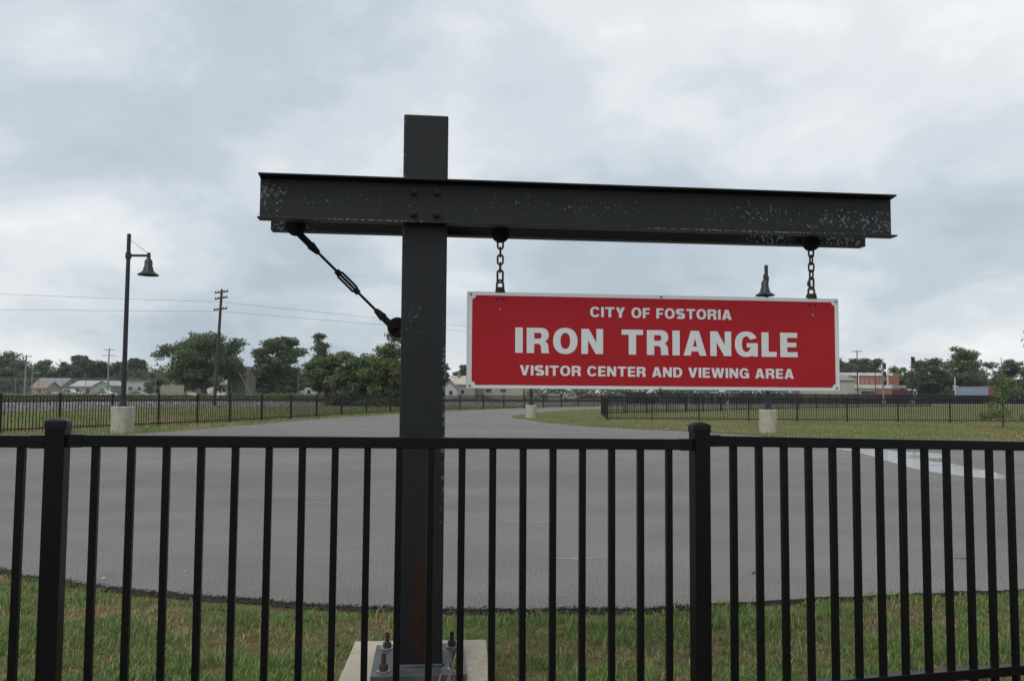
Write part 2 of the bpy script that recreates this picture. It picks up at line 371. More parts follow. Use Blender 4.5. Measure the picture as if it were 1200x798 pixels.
def densify(poly, step, amp, seed, closed=True):
    """subdivide an outline and roughen it"""
    r_ = random.Random(seed); out_ = []; n = len(poly)
    for i in range(n if closed else n - 1):
        a, b = Vector(poly[i]), Vector(poly[(i + 1) % n]); m = max(1, int((b - a).length / step))
        m = min(m, 220); nn = Vector((-(b - a).y, (b - a).x)).normalized()
        for k in range(m):
            q = a.lerp(b, k / m) + nn * r_.uniform(-amp, amp); out_.append((q.x, q.y))
    if not closed: out_.append(tuple(poly[-1]))
    return out_
def smooth_poly(pts, it=2):
    for _ in range(it):
        q = [pts[0]]
        for a, b in zip(pts[:-1], pts[1:]):
            q += [(a[0] * .75 + b[0] * .25, a[1] * .75 + b[1] * .25), (a[0] * .25 + b[0] * .75, a[1] * .25 + b[1] * .75)]
        pts = q + [pts[-1]]
    return pts

# ================================================================== SETTING
GZ = -0.05; VZ = -0.033
gm_ = MB().add([(-1500, -60, GZ), (1500, -60, GZ), (1500, 2600, GZ), (-1500, 2600, GZ)], [(0, 1, 2, 3)])
struct(gm_.build('ground', 'rough_ground'))
# soil of the verge between the fence and the tarmac
struct(MB().add([(-14, -4, VZ), (14, -4, VZ), (14, 9, VZ), (-14, 9, VZ)], [(0, 1, 2, 3)]).build('verge', 'soil'))

near_edge = [(-16, 12.5), (-9, 9.0), (-6.2, 7.55), (-3.97, 6.29), (-3.23, 5.92), (-2.85, 5.77), (-2.37, 5.64), (-1.41, 5.39), (-0.66, 5.28), (0.57, 5.28), (1.15, 5.40), (1.77, 5.56), (2.41, 5.68), (3.75, 5.91), (6.5, 6.5), (12, 8.2), (40, 14)]
near_edge = densify(densify(smooth_poly(near_edge, 2), 0.16, 0.022, 4, closed=False), 0.03, 0.012, 3, closed=False)
far_edge = [(140, 30), (150, 190), (90, 175), (45, 130), (20, 101), (9.6, 87), (2, 78), (-3.6, 66), (-7.0, 53), (-9.2, 46.5), (-10.6, 38), (-11.2, 32), (-11.9, 28), (-12.5, 24.6), (-14.0, 22.2), (-18, 18.5)]
far_edge = densify(smooth_poly(far_edge, 2), 0.35, 0.05, 5, closed=False)
asph_poly = near_edge + far_edge
def slab(name, poly, z0, z1, top_mat, side_mat=None):
    bm = bmesh.new(); vt = [bm.verts.new((x, y, z1)) for x, y in poly]; es = [bm.edges.new((vt[i - 1], vt[i])) for i in range(len(vt))]
    bmesh.ops.triangle_fill(bm, edges=es, use_beauty=False)
    for f in bm.faces:
        if f.normal.z < 0: f.normal_flip()
        f.material_index = 0
    vb = [bm.verts.new((x, y, z0)) for x, y in poly]
    for i in range(len(vt)):
        f = bm.faces.new((vt[i - 1], vt[i], vb[i], vb[i - 1])); f.material_index = 1
    me = bpy.data.meshes.new(name); bm.to_mesh(me); bm.free(); me.materials.append(MT[top_mat]); me.materials.append(MT[side_mat or top_mat]); return obj(name, me)
lot = struct(slab('asphalt_lot', asph_poly, GZ - 0.02, 0.0, 'asphalt', 'asphalt_edge'))
def rocks(name, pos, size, mat, parent, r_):
    k = len(pos); oc = np.array([(1, 0, 0), (0, 1, 0), (-1, 0, 0), (0, -1, 0), (0, 0, .8), (0, 0, -.6)], float)
    V = (pos[:, None, :] + oc[None] * size[:, None, None] * r_.uniform(.5, 1.4, (k, 6, 1))).reshape(-1, 3)
    tf = np.array([(0, 1, 4), (1, 2, 4), (2, 3, 4), (3, 0, 4), (1, 0, 5), (2, 1, 5), (3, 2, 5), (0, 3, 5)])
    return obj(name, raw_mesh(name, V, (tf[None] + (np.arange(k) * 6)[:, None, None]).reshape(-1, 3), mat), parent, kind='stuff')
r_ = np.random.default_rng(61); k = 4600; x = r_.uniform(-5, 1.3, k); _ne = np.array(near_edge)
y = np.interp(x, _ne[:, 0], _ne[:, 1]) + r_.normal(0.0, .022, k) - .012; dz = np.where(y > np.interp(x, _ne[:, 0], _ne[:, 1]), 0.002, VZ + .012)
rocks('edge_crumbs', np.stack([x, y, dz], 1), r_.uniform(.002, .0085, k), 'asphalt_edge', lot, r_)
k = 2600; x = r_.uniform(-6, 6, k); y = np.interp(x, _ne[:, 0], _ne[:, 1]) + np.abs(r_.normal(0, .9, k))
rocks('loose_grit', np.stack([x, y, np.full(k, .001)], 1), r_.uniform(.0015, .006, k), 'scuff', lot, r_)
island = [(0.0, 49.5), (0.2, 46.5), (0.9, 42.5), (2.0, 38), (3.6, 34.2), (6.6, 30.8), (7.8, 29), (9.0, 26.8), (10.8, 25.2), (14.8, 23.1), (30, 21), (120, 40), (140, 170), (90, 150), (48, 108), (24, 84), (8.3, 73.8), (4.3, 67), (1.6, 57.5), (0.4, 51)]
isl = densify(island, 0.3, 0.07, 9)
struct(slab('grass_island', isl, -0.02, 0.02, 'lawn', 'soil'))
# raised trackbed with two tracks
def trackbed():
    a, b = Vector((-150, 12)), Vector((210, 192)); d = (b - a).normalized(); n = Vector((-d.y, d.x)); m = MB()
    W = [(-7.5, GZ - .02), (-5.2, 0.34), (5.2, 0.36), (8.0, GZ - .02)]
    K = 60; vs = []
    for i in range(K + 1):
        p = a.lerp(b, i / K)
        for o_, z in W: q = p + n * (o_ + 14); vs.append((q.x, q.y, z))
    fs = [(i * 4 + j, (i + 1) * 4 + j, (i + 1) * 4 + j + 1, i * 4 + j + 1) for i in range(K) for j in range(3)]
    o = struct(m.add(vs, fs).build('trackbed', 'ballast'))
    ln = (b - a).length
    for off in (-2.7, 2.4):
        for s_ in (-0.7175, 0.7175):
            q0 = a + n * (14 + off + s_); q1 = b + n * (14 + off + s_)
            MB().bar((q0.x, q0.y, 0.53), (q1.x, q1.y, 0.53), 0.07, 0.16).build('rail', 'rail_steel', o)
    # sleepers and loose stones
    ms = MB()
    for off in (-2.7, 2.4):
        t = 60.0
        while t < 250:
            q = a + d * t + n * (14 + off); ms.box((q.x, q.y, 0.40), (0.23, 2.6, 0.13), math.atan2(d.y, d.x)); t += 0.55
    ms.build('sleepers', 'tie_wood', o, kind='stuff')
    V = []; F = []; r_ = np.random.default_rng(4); k = 9000
    t = r_.uniform(55, 210, k); off = r_.uniform(-7.2, 1.0, k); s_ = r_.uniform(0.04, 0.11, k)
    z = np.where(off < -5.2, GZ + (off + 7.5) / 2.3 * 0.39, 0.35)
    base = np.stack([a.x + d.x * t + n.x * (14 + off), a.y + d.y * t + n.y * (14 + off), z], 1)
    oc = np.array([(1, 0, 0), (0, 1, 0), (-1, 0, 0), (0, -1, 0), (0, 0, .8), (0, 0, -.6)], float)
    V = (base[:, None, :] + oc[None] * s_[:, None, None] * r_.uniform(.6, 1.4, (k, 6, 1))).reshape(-1, 3)
    tf = np.array([(0, 1, 4), (1, 2, 4), (2, 3, 4), (3, 0, 4), (1, 0, 5), (2, 1, 5), (3, 2, 5), (0, 3, 5)])
    F = (tf[None] + (np.arange(k) * 6)[:, None, None]).reshape(-1, 3)
    obj('stones', raw_mesh('stones', V, F, 'ballast'), o, kind='stuff')
trackbed()
apron = [(-34, 44), (-30.5, 48), (-29.5, 60), (-28.5, 72), (-17, 74), (-14, 80), (-60, 72), (-90, 52), (-80, 40), (-50, 42)]
ap = struct(slab('gravel_apron', densify(apron, .6, .3, 12), GZ - .01, GZ + .035, 'ballast'))
r_ = np.random.default_rng(62); k = 26000; x = r_.uniform(-60, -14, k); y = r_.uniform(42, 78, k); q = inside(x, y, apron); x, y = x[q], y[q]
rocks('gravel_stones', np.stack([x, y, np.full(len(x), GZ + .06)], 1), r_.uniform(.05, .13, len(x)), 'ballast', ap, r_)

# pale scuffs scraped into the tarmac
def scuff_mark(x0, y0, x1, y1, w_, mat, seed):
    q = random.Random(seed); n = 26; top, bot = [], []
    for i in range(n + 1):
        t = i / n; cx_, cy_ = x0 + (x1 - x0) * t, y0 + (y1 - y0) * t; e_ = w_ * (math.sin(math.pi * t) ** .5) * q.uniform(.25, 1)
        top.append((cx_, cy_ + e_)); bot.append((cx_, cy_ - e_ * q.uniform(.3, 1)))
    o = slab('scuff_mark', top + bot[::-1], 0.001, 0.004, mat); o.parent = lot
scuff_mark(-2.77, 10.21, -2.17, 10.16, 0.067, 'scuff', 1); scuff_mark(-0.13, 8.81, 0.6, 8.76, 0.057, 'scuff', 2); scuff_mark(0.27, 6.87, 0.80, 6.85, 0.038, 'scuff', 3)
scuff_mark(0.33, 7.02, 0.47, 6.93, 0.023, 'scuff', 4); scuff_mark(3.78, 7.02, 4.0, 7.01, 0.057, 'rust_stain', 5); scuff_mark(-1.9, 13.9, -0.6, 13.7, .04, 'scuff', 6)
# puddle left by rain on the lot
pud = [(8.0, 21.9), (8.7, 20.6), (8.45, 18.9), (7.95, 16.6), (7.7, 14.9), (8.15, 13.55), (8.75, 13.9), (9.05, 15.2), (9.2, 16.6), (8.95, 17.7), (9.6, 18.0), (10.4, 18.9), (10.55, 20.1), (9.6, 20.0), (9.9, 21.0), (9.0, 21.4)]
pud = densify(smooth_poly(pud + [pud[0]], 2)[:-1], 0.12, 0.03, 8)
tag(slab('puddle', pud, 0.0, 0.005, 'water'), 'shallow rain puddle reflecting the sky on the lot', 'puddle')

# ================================================================== SIGN GANTRY
TH = R(6.0); GC = (-0.41, 3.68)
gan = thing('sign_gantry', 'charcoal steel post with twin channel crossbeams carrying the red sign', 'sign post', (GC[0], GC[1], 0), TH)
PW = 0.203
MB().box((0, 0, (0.2 + 2.67) / 2), (PW, PW, 2.47)).build('post', 'post_paint', gan, bevel=0.008)
bp = MB().box((0, -0.0, 0.185), (0.41, 0.43, 0.03)).build('base_plate', 'plate_paint', gan, bevel=0.004)
MB().tube([(-PW/2, -PW/2 - .004, .203), (PW/2, -PW/2 - .004, .203)], 0.007, 8).build('weld_bead', 'plate_paint', bp)
MB().tube([(PW/2 + .004, -PW/2, .203), (PW/2 + .004, PW/2, .203)], 0.007, 8).build('weld_bead', 'plate_paint', bp)
for x in (-0.152, 0.152):
    for y in (-0.155, 0.155):
        a_ = MB().tube([(x, y, 0.19), (x, y, 0.282 + rng.uniform(-.01, .01))], 0.0105, 10).build('anchor_bolt', 'bolt_rust', gan)
        MB().lathe([(0.029, 0.2005), (0.029, 0.205)], (x, y, 0), 20).build('washer', 'galv', a_)
        MB().lathe([(0.0195, 0.205), (0.0195, 0.229)], (x, y, 0), 6).build('nut', 'bolt_rust', a_)
def channel(x0, x1, z0, z1, ysign, y0, tw=0.009, tf=0.011, fl=0.060):
    """C channel along x, web at y0, flanges reaching fl towards ysign"""
    a, b = y0, y0 + ysign * fl; wv = y0 + ysign * tw
    poly = [(a, z0), (b, z0), (b, z0 + tf * .7), (wv, z0 + tf * 1.3), (wv, z1 - tf * 1.3), (b, z1 - tf * .7), (b, z1), (a, z1)]
    return MB().prism(poly, x0, x1, 'yz')
fb = channel(-0.730, 2.237, 2.158, 2.360, -1, -PW / 2 - .001).build('front_channel', 'front_beam_paint', gan, bevel=0.0012)
rb = channel(-0.722, 2.229, 2.158, 2.360, 1, PW / 2 + .001).build('rear_channel', 'rear_beam_paint_shaded', gan, bevel=0.0012)
for x in (-0.052, 0.052):
    for z in (2.208, 2.308):
        MB().lathe([(0.019, -0.0), (0.019, -0.004), (0.0155, -0.005), (0.0155, -0.018), (0.008, -0.019), (0.008, -0.026)], (x, -PW / 2 - .010, z), 6, 'y').build('bolt', 'steel_paint', fb)
        MB().lathe([(0.0155, 0.0), (0.0155, 0.016)], (x, PW / 2 + .010, z), 6, 'y').build('bolt', 'steel_paint', rb)
# hanger lugs: round plates between the channels with a spreader pin
def lug(x, z, r_):
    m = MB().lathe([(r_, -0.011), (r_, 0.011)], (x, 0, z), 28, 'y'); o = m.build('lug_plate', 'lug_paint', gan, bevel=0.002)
    MB().tube([(x, -PW / 2, z + .045), (x, PW / 2, z + .045)], 0.02, 12).build('spreader_pin', 'steel_paint', o, smooth=True)
CH = (0.354, 1.886)
for x in CH: lug(x, 2.151, 0.043)
lug(-0.590, 2.158, 0.044)
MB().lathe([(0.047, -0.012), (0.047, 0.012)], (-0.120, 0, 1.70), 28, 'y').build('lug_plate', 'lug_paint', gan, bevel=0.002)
# tie rod with turnbuckle from the left end of the beam to the post
A_, B_ = Vector((-0.575, 0, 2.125)), Vector((-0.128, 0, 1.688))
at_ = lambda t: A_.lerp(B_, t)
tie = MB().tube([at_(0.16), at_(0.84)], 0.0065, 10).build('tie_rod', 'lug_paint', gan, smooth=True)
for s0, s1 in ((0.0, 0.20), (0.995, 0.79)):
    m = MB()
    for yo in (-0.017, 0.017): m.bar(at_(s0) + Vector((0, yo, 0)), at_(s0 + (s1 - s0) * .72) + Vector((0, yo, 0)), 0.008, 0.030)
    m.tube([at_(s0 + (s1 - s0) * .6), at_(s1)], [0.021, 0.012], 10); m.tube([at_(s0 + (s1-s0)*.12) + Vector((0, -.03, 0)), at_(s0 + (s1-s0)*.12) + Vector((0, .03, 0))], 0.010, 10)
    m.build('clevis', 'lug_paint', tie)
m = MB(); dn = (B_ - A_).normalized(); nn_ = Vector((dn.z, 0, -dn.x))
for s_ in (-1, 1): m.tube([at_(.40) + nn_ * s_ * .006, at_(.43) + nn_ * s_ * .0135, at_(.57) + nn_ * s_ * .0135, at_(.60) + nn_ * s_ * .006], [0.0055, 0.0055, 0.0055, 0.0055], 8)
m.tube([at_(.385), at_(.425)], 0.0135, 8); m.tube([at_(.575), at_(.615)], 0.0135, 8)
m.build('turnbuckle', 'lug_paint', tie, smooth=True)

# footing
foot = MB().box((0, 0, 0.045), (0.70, 0.68, 0.25), 0, 0.93).build('concrete_footing', 'concrete', None, bevel=0.012)
foot.location = (GC[0] - 0.015, GC[1] + 0.06, 0); foot.rotation_euler = (0, 0, TH * .6)
tag(foot, 'cream concrete footing under the steel sign post', 'footing')

# ------------------------------------------------------------------ hanging sign board
sg = thing('hanging_sign', 'red sign board with white border and lettering hung from chains', 'sign', (GC[0], GC[1], 0), R(6.1))
SX0, SX1, SZ0, SZ1 = 0.200, 2.020, 1.4225, 1.8740
SL = -0.0038
sgp = bpy.data.objects.new
panel = MB().box(((SX0 + SX1) / 2, 0, (SZ0 + SZ1) / 2), (SX1 - SX0, 0.020, SZ1 - SZ0)).build('panel', 'sign_white', sg, bevel=0.0015)
# red field with scooped corners
def red_field():
    x0, x1, z0, z1 = SX0 + .0235, SX1 - .0215, SZ0 + .0165, SZ1 - .0175; r_ = 0.017; P = []
    for (cx, cz, a0) in ((x0, z0, 90), (x1, z0, 180), (x1, z1, 270), (x0, z1, 0)):
        arc = [(cx + r_ * math.cos(R(a0 - t)), cz + r_ * math.sin(R(a0 - t))) for t in range(0, 91, 10)]
        P += arc
    return P
MB().prism(red_field(), -0.0108, -0.0102, 'xz').build('red_field', 'sign_red', panel)
for x, z in ((SX0 + .017, SZ1 - .013), (1.128, SZ1 - .008), (SX1 - .015, SZ1 - .014), (SX0 + .015, SZ0 + .014), (1.120, SZ0 + .007), (SX1 - .016, SZ0 + .016)):
    MB().lathe([(0.0062, 0), (0.0062, -0.002), (0.004, -0.004)], (x, -0.0102, z), 10, 'y').build('screw', 'galv', panel)
for cx in CH:
    for dx, z in ((-0.014, 1.842), (0.014, 1.842), (0.0, 1.790)):
        MB().lathe([(0.0056, 0), (0.0056, -0.002), (0.003, -0.004)], (cx + dx, -0.0110, z), 10, 'y').build('rivet', 'rusty' if dx else 'galv', panel)
    b_ = MB().prism([(cx - .023, 1.872), (cx + .023, 1.872), (cx + .019, 1.897), (cx - .019, 1.897)], -0.014, 0.014, 'xz').build('hanger_bracket', 'rusty', sg, bevel=0.002)
    MB().box((cx, 0.016, 1.81), (0.04, 0.008, 0.13)).build('strap', 'rusty', b_)
    MB().tube([(cx - .015, 0, 1.893), (cx - .015, 0, 1.915), (cx - .009, 0, 1.927), (cx, 0, 1.931), (cx + .009, 0, 1.927), (cx + .015, 0, 1.915), (cx + .015, 0, 1.893)], 0.0055, 8).build('shackle', 'chain_steel', b_, smooth=True)

# lettering, drawn glyph by glyph in unit-height outlines
def ell(cx, cy, a, b, t0, t1, n=22, p=2.25):
    o = []
    for i in range(n + 1):
        t = R(t0 + (t1 - t0) * i / n); c, s_ = math.cos(t), math.sin(t)
        o.append((cx + a * math.copysign(abs(c) ** (2 / p), c), cy + b * math.copysign(abs(s_) ** (2 / p), s_)))
    return o
def glyph(ch, s=0.30, h=0.215):
    """(width, [outlines]) in unit cap height; s = stem, h = bar thickness"""
    if ch == 'I': return s, [[(0, 0), (s, 0), (s, 1), (0, 1)]]
    if ch == 'T': w_ = .88; a = (w_ - s) / 2; return w_, [[(a, 0), (a + s, 0), (a + s, 1 - h), (w_, 1 - h), (w_, 1), (0, 1), (0, 1 - h), (a, 1 - h)]]
    if ch == 'L': w_ = .64; return w_, [[(0, 0), (w_, 0), (w_, h), (s, h), (s, 1), (0, 1)]]
    if ch == 'E':
        w_ = .74; m0 = .5 - h * .46; m1 = .5 + h * .46
        return w_, [[(0, 0), (w_, 0), (w_, h), (s, h), (s, m0), (w_ - .05, m0), (w_ - .05, m1), (s, m1), (s, 1 - h), (w_ - .01, 1 - h), (w_ - .01, 1), (0, 1)]]
    if ch == 'F':
        w_ = .70; m0 = .38; m1 = .38 + h * .95
        return w_, [[(0, 0), (s, 0), (s, m0), (w_ - .07, m0), (w_ - .07, m1), (s, m1), (s, 1 - h), (w_, 1 - h), (w_, 1), (0, 1)]]
    if ch == 'N': k = s * .9; return .88, [[(0, 0), (k, 0), (k, .55), (.88 - s, 0), (.88, 0), (.88, 1), (.88 - k, 1), (.88 - k, .45), (s, 1), (0, 1)]]
    if ch == 'A': return .96, [[(0, 0), (.29, 0), (.34, .17), (.62, .17), (.67, 0), (.96, 0), (.65, 1), (.31, 1)], [(.395, .37), (.565, .37), (.48, .70)]]
    if ch == 'V': return .90, [[(.30, 0), (.60, 0), (.90, 1), (.61, 1), (.45, .35), (.29, 1), (0, 1)]]
    if ch == 'W': return 1.30, [[(.22, 0), (.51, 0), (.65, .58), (.79, 0), (1.08, 0), (1.30, 1), (1.03, 1), (.92, .40), (.79, 1), (.51, 1), (.38, .40), (.27, 1), (0, 1)]]
    if ch == 'Y': return .90, [[(.30, 0), (.60, 0), (.60, .38), (.90, 1), (.58, 1), (.45, .66), (.32, 1), (0, 1), (.30, .38)]]
    if ch == 'O': return .98, [ell(.49, .5, .49, .518, 0, 352, 44), ell(.49, .5, .49 - s * .98, .518 - h * .98, 0, 352, 36)]
    if ch == 'C': return .93, [ell(.48, .5, .48, .518, 28, 332, 40) + ell(.48, .5, .48 - s * .98, .518 - h * .98, 328, 32, 36)]
    if ch == 'G':
        return .97, [ell(.48, .5, .48, .518, 26, 305, 38) + [(.745, .10), (.765, 0), (.965, 0), (.965, .545), (.50, .545), (.50, .365), (.685, .365)] + ell(.48, .5, .48 - s * .98, .518 - h * .98, 328, 32, 34)]
    if ch == 'D':
        return .90, [[(0, 0), (.42, 0)] + ell(.42, .5, .48, .5, -88, 88, 24) + [(.42, 1), (0, 1)], [(s, h), (.40, h)] + ell(.40, .5, .48 - s + .02, .5 - h, -85, 85, 18) + [(.40, 1 - h), (s, 1 - h)]]
    if ch == 'R':
        o = [(0, 0), (s, 0), (s, .365), (.47, .365), (.54, .335), (.57, .26), (.585, 0), (.90, 0), (.875, .10), (.865, .27), (.83, .39), (.73, .475)]
        o += [(.80, .52)] + ell(.56, .72, .32, .28, -35, 88, 16) + [(.56, 1), (0, 1)]
        return .90, [o, [(s, .57), (.50, .57)] + ell(.50, .685, .095, .115, -80, 80, 10) + [(.50, .80), (s, .80)]]
    if ch == 'S':
        cl = ell(.42, .715, .30, .185, 22, 260, 22, 2.1) + ell(.45, .285, .30, .185, 80, -158, 22, 2.1)
        Lf, Rt = [], []
        for i, (x, y) in enumerate(cl):
            a, b = cl[max(i - 1, 0)], cl[min(i + 1, len(cl) - 1)]; dx, dy = b[0] - a[0], b[1] - a[1]; l_ = math.hypot(dx, dy) or 1
            nx, ny = -dy / l_, dx / l_; tk = .5 * (h * 1.02 * abs(ny) + s * .95 * abs(nx))
            Lf.append((x + nx * tk, y + ny * tk)); Rt.append((x - nx * tk, y - ny * tk))
        return .88, [Lf + Rt[::-1]]
def letter_mesh(ch, sx, sz, s, h):
    cu = bpy.data.curves.new('letter', 'CURVE'); cu.dimensions = '2D'; cu.fill_mode = 'BOTH'; cu.extrude = 0.0004
    w_, outl = glyph(ch, s, h)
    for o in outl:
        sp = cu.splines.new('POLY'); sp.points.add(len(o) - 1); sp.use_cyclic_u = True
        for p, (x, y) in zip(sp.points, o): p.co = (x * sx, y * sz, 0, 1)
    t = bpy.data.objects.new('tmp', cu); C.objects.link(t); dg = bpy.context.evaluated_depsgraph_get()
    me = bpy.data.meshes.new_from_object(t.evaluated_get(dg)); bpy.data.objects.remove(t); bpy.data.curves.remove(cu)
    me.transform(Matrix.Rotation(math.pi / 2, 4, 'X')); me.materials.clear(); me.materials.append(MT['letter_white']); me.name = 'letter'; return me
def text_row(txt, x0, x1, z0, height, s, h, gap, space):
    tot = 0; ws = []
    for i, ch in enumerate(txt):
        if ch == ' ': ws.append(space - gap)
        else: ws.append(glyph(ch, s, h)[0])
    tot = sum(ws) + gap * (len(txt) - 1); sx = (x1 - x0) / tot; x = x0; cache = {}
    for ch, w_ in zip(txt, ws):
        if ch != ' ':
            if ch not in cache: cache[ch] = letter_mesh(ch, sx, height, s, h)
            obj('letter', cache[ch], panel, (x, -0.0116, z0 + SL * (x - 1.1)))
        x += (w_ + gap) * sx
text_row('CITY OF FOSTORIA', 0.782, 1.475, 1.762, 0.0485, 0.265, 0.195, 0.14, 0.50)
text_row('IRON TRIANGLE', 0.426, 1.806, 1.587, 0.1185, 0.30, 0.205, 0.155, 0.60)
text_row('VISITOR CENTER AND VIEWING AREA', 0.449, 1.785, 1.4825, 0.0470, 0.265, 0.195, 0.14, 0.47)

# ------------------------------------------------------------------ hanging chains
def link_mesh(l_, w_, r_):
    P = []
    for i in range(20):
        t = 2 * math.pi * i / 20; x = math.cos(t) * w_ / 2; z = math.sin(t) * w_ / 2 + (l_ - w_) / 2 * (1 if math.sin(t) >= 0 else -1); P.append((x, 0, z))
    m = MB().tube(P, r_, 8, closed=True); return m.mesh('link', 'chain_steel', True)
lm1, lm2 = link_mesh(0.046, 0.026, 0.0046), link_mesh(0.060, 0.026, 0.0050)
for i, cx in enumerate(CH):
    ct = thing('hanging_chain', ['short steel chain hanging above the left end of the red sign', 'short steel chain hanging above the right end of the red sign'][i], 'chain', (GC[0] + cx * math.cos(TH), GC[1] + cx * math.sin(TH), 0), TH, 'chains holding the sign')
    z = 2.100
    for k in range(5):
        o = obj('link', lm1 if k < 4 else lm2, ct, (0, 0, z)); o.rotation_euler = (0, 0, (math.pi / 2 if k % 2 else 0.0) + rng.uniform(-.2, .2) + (0.15 if i else 0))
        z -= 0.0365 if k < 3 else 0.043
    if i: MB().tube([(-.013, 0, 1.935), (-.013, 0, 1.958)], 0.009, 8).build('quick_link', 'chain_steel', ct)

# ================================================================== NEAR FENCE
nf = thing('picket_fence', 'black metal picket fence with capped posts running across the foreground', 'fence', (0, 0, 0))
PICK = MB().box((0, 0, -0.56), (0.0255, 0.0255, 1.12)).mesh('picket', 'fence_paint', bevel=0.0025)
def fence_post(parent, x, y, top, rz, wd=0.066, bottom=-0.15):
    p = MB().box((0, 0, (top - .018 + bottom) / 2), (wd, wd, top - .018 - bottom)).build('post', 'fence_paint', parent, bevel=0.004, loc=(x, y, 0)); p.rotation_euler = (0, 0, rz)
    cp = MB(); a = wd / 2 + .005; vs = []
    for hh, k in ((-.034, 1.0), (-.012, 1.0), (-.006, .96), (0.002, .55), (0.004, .2)):
        n = 24; ring = []
        for i in range(n):
            t = 2 * math.pi * (i + .5) / n; c, s_ = math.cos(t), math.sin(t); e_ = 2 / 7.0
            ring.append((a * k * math.copysign(abs(c) ** e_, c), a * k * math.copysign(abs(s_) ** e_, s_), top + hh))
        vs += ring
    n = 24; fs = [(i * n + k, i * n + (k + 1) % n, (i + 1) * n + (k + 1) % n, (i + 1) * n + k) for i in range(4) for k in range(n)] + [tuple(range(n))[::-1], tuple(4 * n + k for k in range(n))]
    cp.add(vs, fs).build('cap', 'fence_paint', p, smooth=True)
    return p
def bay(parent, pa, pb, first, npk, step, ztop0, ztop1, zb0, zb1):
    """pa, pb post centres; first picket distance from pa"""
    pa, pb = Vector(pa), Vector(pb); d = (pb - pa).normalized(); ln = (pb - pa).length; rz = math.atan2(d.y, d.x)
    zt = lambda s_: ztop0 + (ztop1 - ztop0) * s_ / ln
    zb = lambda s_: zb0 + (zb1 - zb0) * s_ / ln
    for (nm, zf, off) in (('top_rail', zt, -0.0215), ('bottom_rail', zb, -0.0215)):
        q0, q1 = pa + d * .02, pb - d * .02
        MB().bar((q0.x, q0.y, zf(0) + off), (q1.x, q1.y, zf(ln) + off), 0.038, 0.043).build(nm, 'fence_paint', parent, bevel=0.003)
        for q, s_ in ((pa + d * .062, 1), (pb - d * .062, -1)):
            b_ = MB().box((0, 0, 0), (0.05, 0.0425, 0.0475)).build('rail_bracket', 'fence_paint', parent, bevel=0.003, loc=(q.x, q.y, zf(0 if s_ > 0 else ln) + off)); b_.rotation_euler = (0, 0, rz)
            nrm = Vector((d.y, -d.x)); MB().lathe([(0.005, 0.0), (0.005, -0.0235), (0.003, -0.025)], (0, 0, 0), 8, 'y').build('screw', 'fence_paint', b_)
    for i in range(npk):
        s_ = first + step * i; q = pa + d * s_
        o = obj('picket', PICK, parent, (q.x, q.y, zt(s_) - 0.040)); o.rotation_euler = (rng.uniform(-.0015, .0015), rng.uniform(-.002, .002), rz + rng.uniform(-.03, .03))
P1, P2 = (-1.626, 2.869), (0.772, 3.283)
P3 = (0.772 + 2.44 * math.cos(R(16.1)), 3.268 + 2.44 * math.sin(R(16.1)))
P0 = (-1.626 - 2.44 * math.cos(R(8)), 2.869 - 2.44 * math.sin(R(8)))
S_ = 0.1206
fence_post(nf, *P1, 1.298, R(9.8)); fence_post(nf, *P2, 1.284, R(12)); fence_post(nf, *P3, 1.235, R(16)); fence_post(nf, *P0, 1.31, R(8))
bay(nf, P1, P2, 0.1295, 19, S_, 1.2415, 1.2185, 0.235, 0.215)
bay(nf, P2, P3, 0.155, 19, S_, 1.233, 1.176, 0.214, 0.161)
bay(nf, P0, P1, 2.44 - 0.118 - 18 * S_, 19, S_, 1.262, 1.2385, 0.25, 0.23)

# ================================================================== VERGE GRASS
def blade_mat():
    g = NG('grass_blades'); a = g.n('ShaderNodeVertexColor', layer_name='tint')
    g.col(a.outputs[0]); g.set(0.6, 0, 0.2); tr = g.n('ShaderNodeBsdfTranslucent'); g.l(a.outputs[0], tr.inputs[0])
    mx = g.n('ShaderNodeMixShader'); mx.inputs[0].default_value = 0.4; g.l(g.b.outputs[0], mx.inputs[1]); g.l(tr.outputs[0], mx.inputs[2]); g.l(mx.outputs[0], g.o.inputs[0]); return g.m
BM_ = blade_mat()
def grass(name, x, y, z, hgt, wid, dry, r_, label):
    """one mesh of bent blades at the given roots"""
    k = len(x); az = r_.uniform(0, 2 * np.pi, k); lean = r_.uniform(0.1, 1.0, k) ** 0.9 * 1.05
    dx, dy = np.cos(az), np.sin(az); px, py = -dy * wid / 2, dx * wid / 2
    base = np.stack([x, y, z], 1)
    def ptn(t, off, w_):
        hh = hgt * t * (1 - 0.35 * lean * t); sh = hgt * lean * t * t
        return np.stack([x + dx * sh + off * px * w_, y + dy * sh + off * py * w_, z + hh], 1)
    V = np.stack([ptn(0, -1, 1), ptn(0, 1, 1), ptn(.55, -1, .8), ptn(.55, 1, .8), ptn(1, 0, 0)], 1).reshape(-1, 3)
    o = np.arange(k)[:, None] * 5; F = np.concatenate([o + np.array([[0, 1, 3]]), o + np.array([[0, 3, 2]]), o + np.array([[2, 3, 4]])], 0)
    g1 = np.array([0.078, 0.158, 0.036]); g2 = np.array([0.255, 0.375, 0.120]); b1 = np.array([0.24, 0.17, 0.09]); b2 = np.array([0.50, 0.39, 0.23])
    u = r_.random((k, 1)); green = g1 + (g2 - g1) * u; brown = b1 + (b2 - b1) * u
    col = np.where((r_.random(k) < dry)[:, None], brown, green)
    cols = np.concatenate([np.repeat(col, 5, 0), np.ones((k * 5, 1))], 1)
    o = obj(name, raw_mesh(name, V, F, BM_, cols)); o['kind'] = 'stuff'; o['label'] = label; o['category'] = 'grass'; return o
r_ = np.random.default_rng(21)
k = 250000; x = r_.uniform(-6.5, 6.5, k); y = r_.uniform(3.15, 7.6, k)
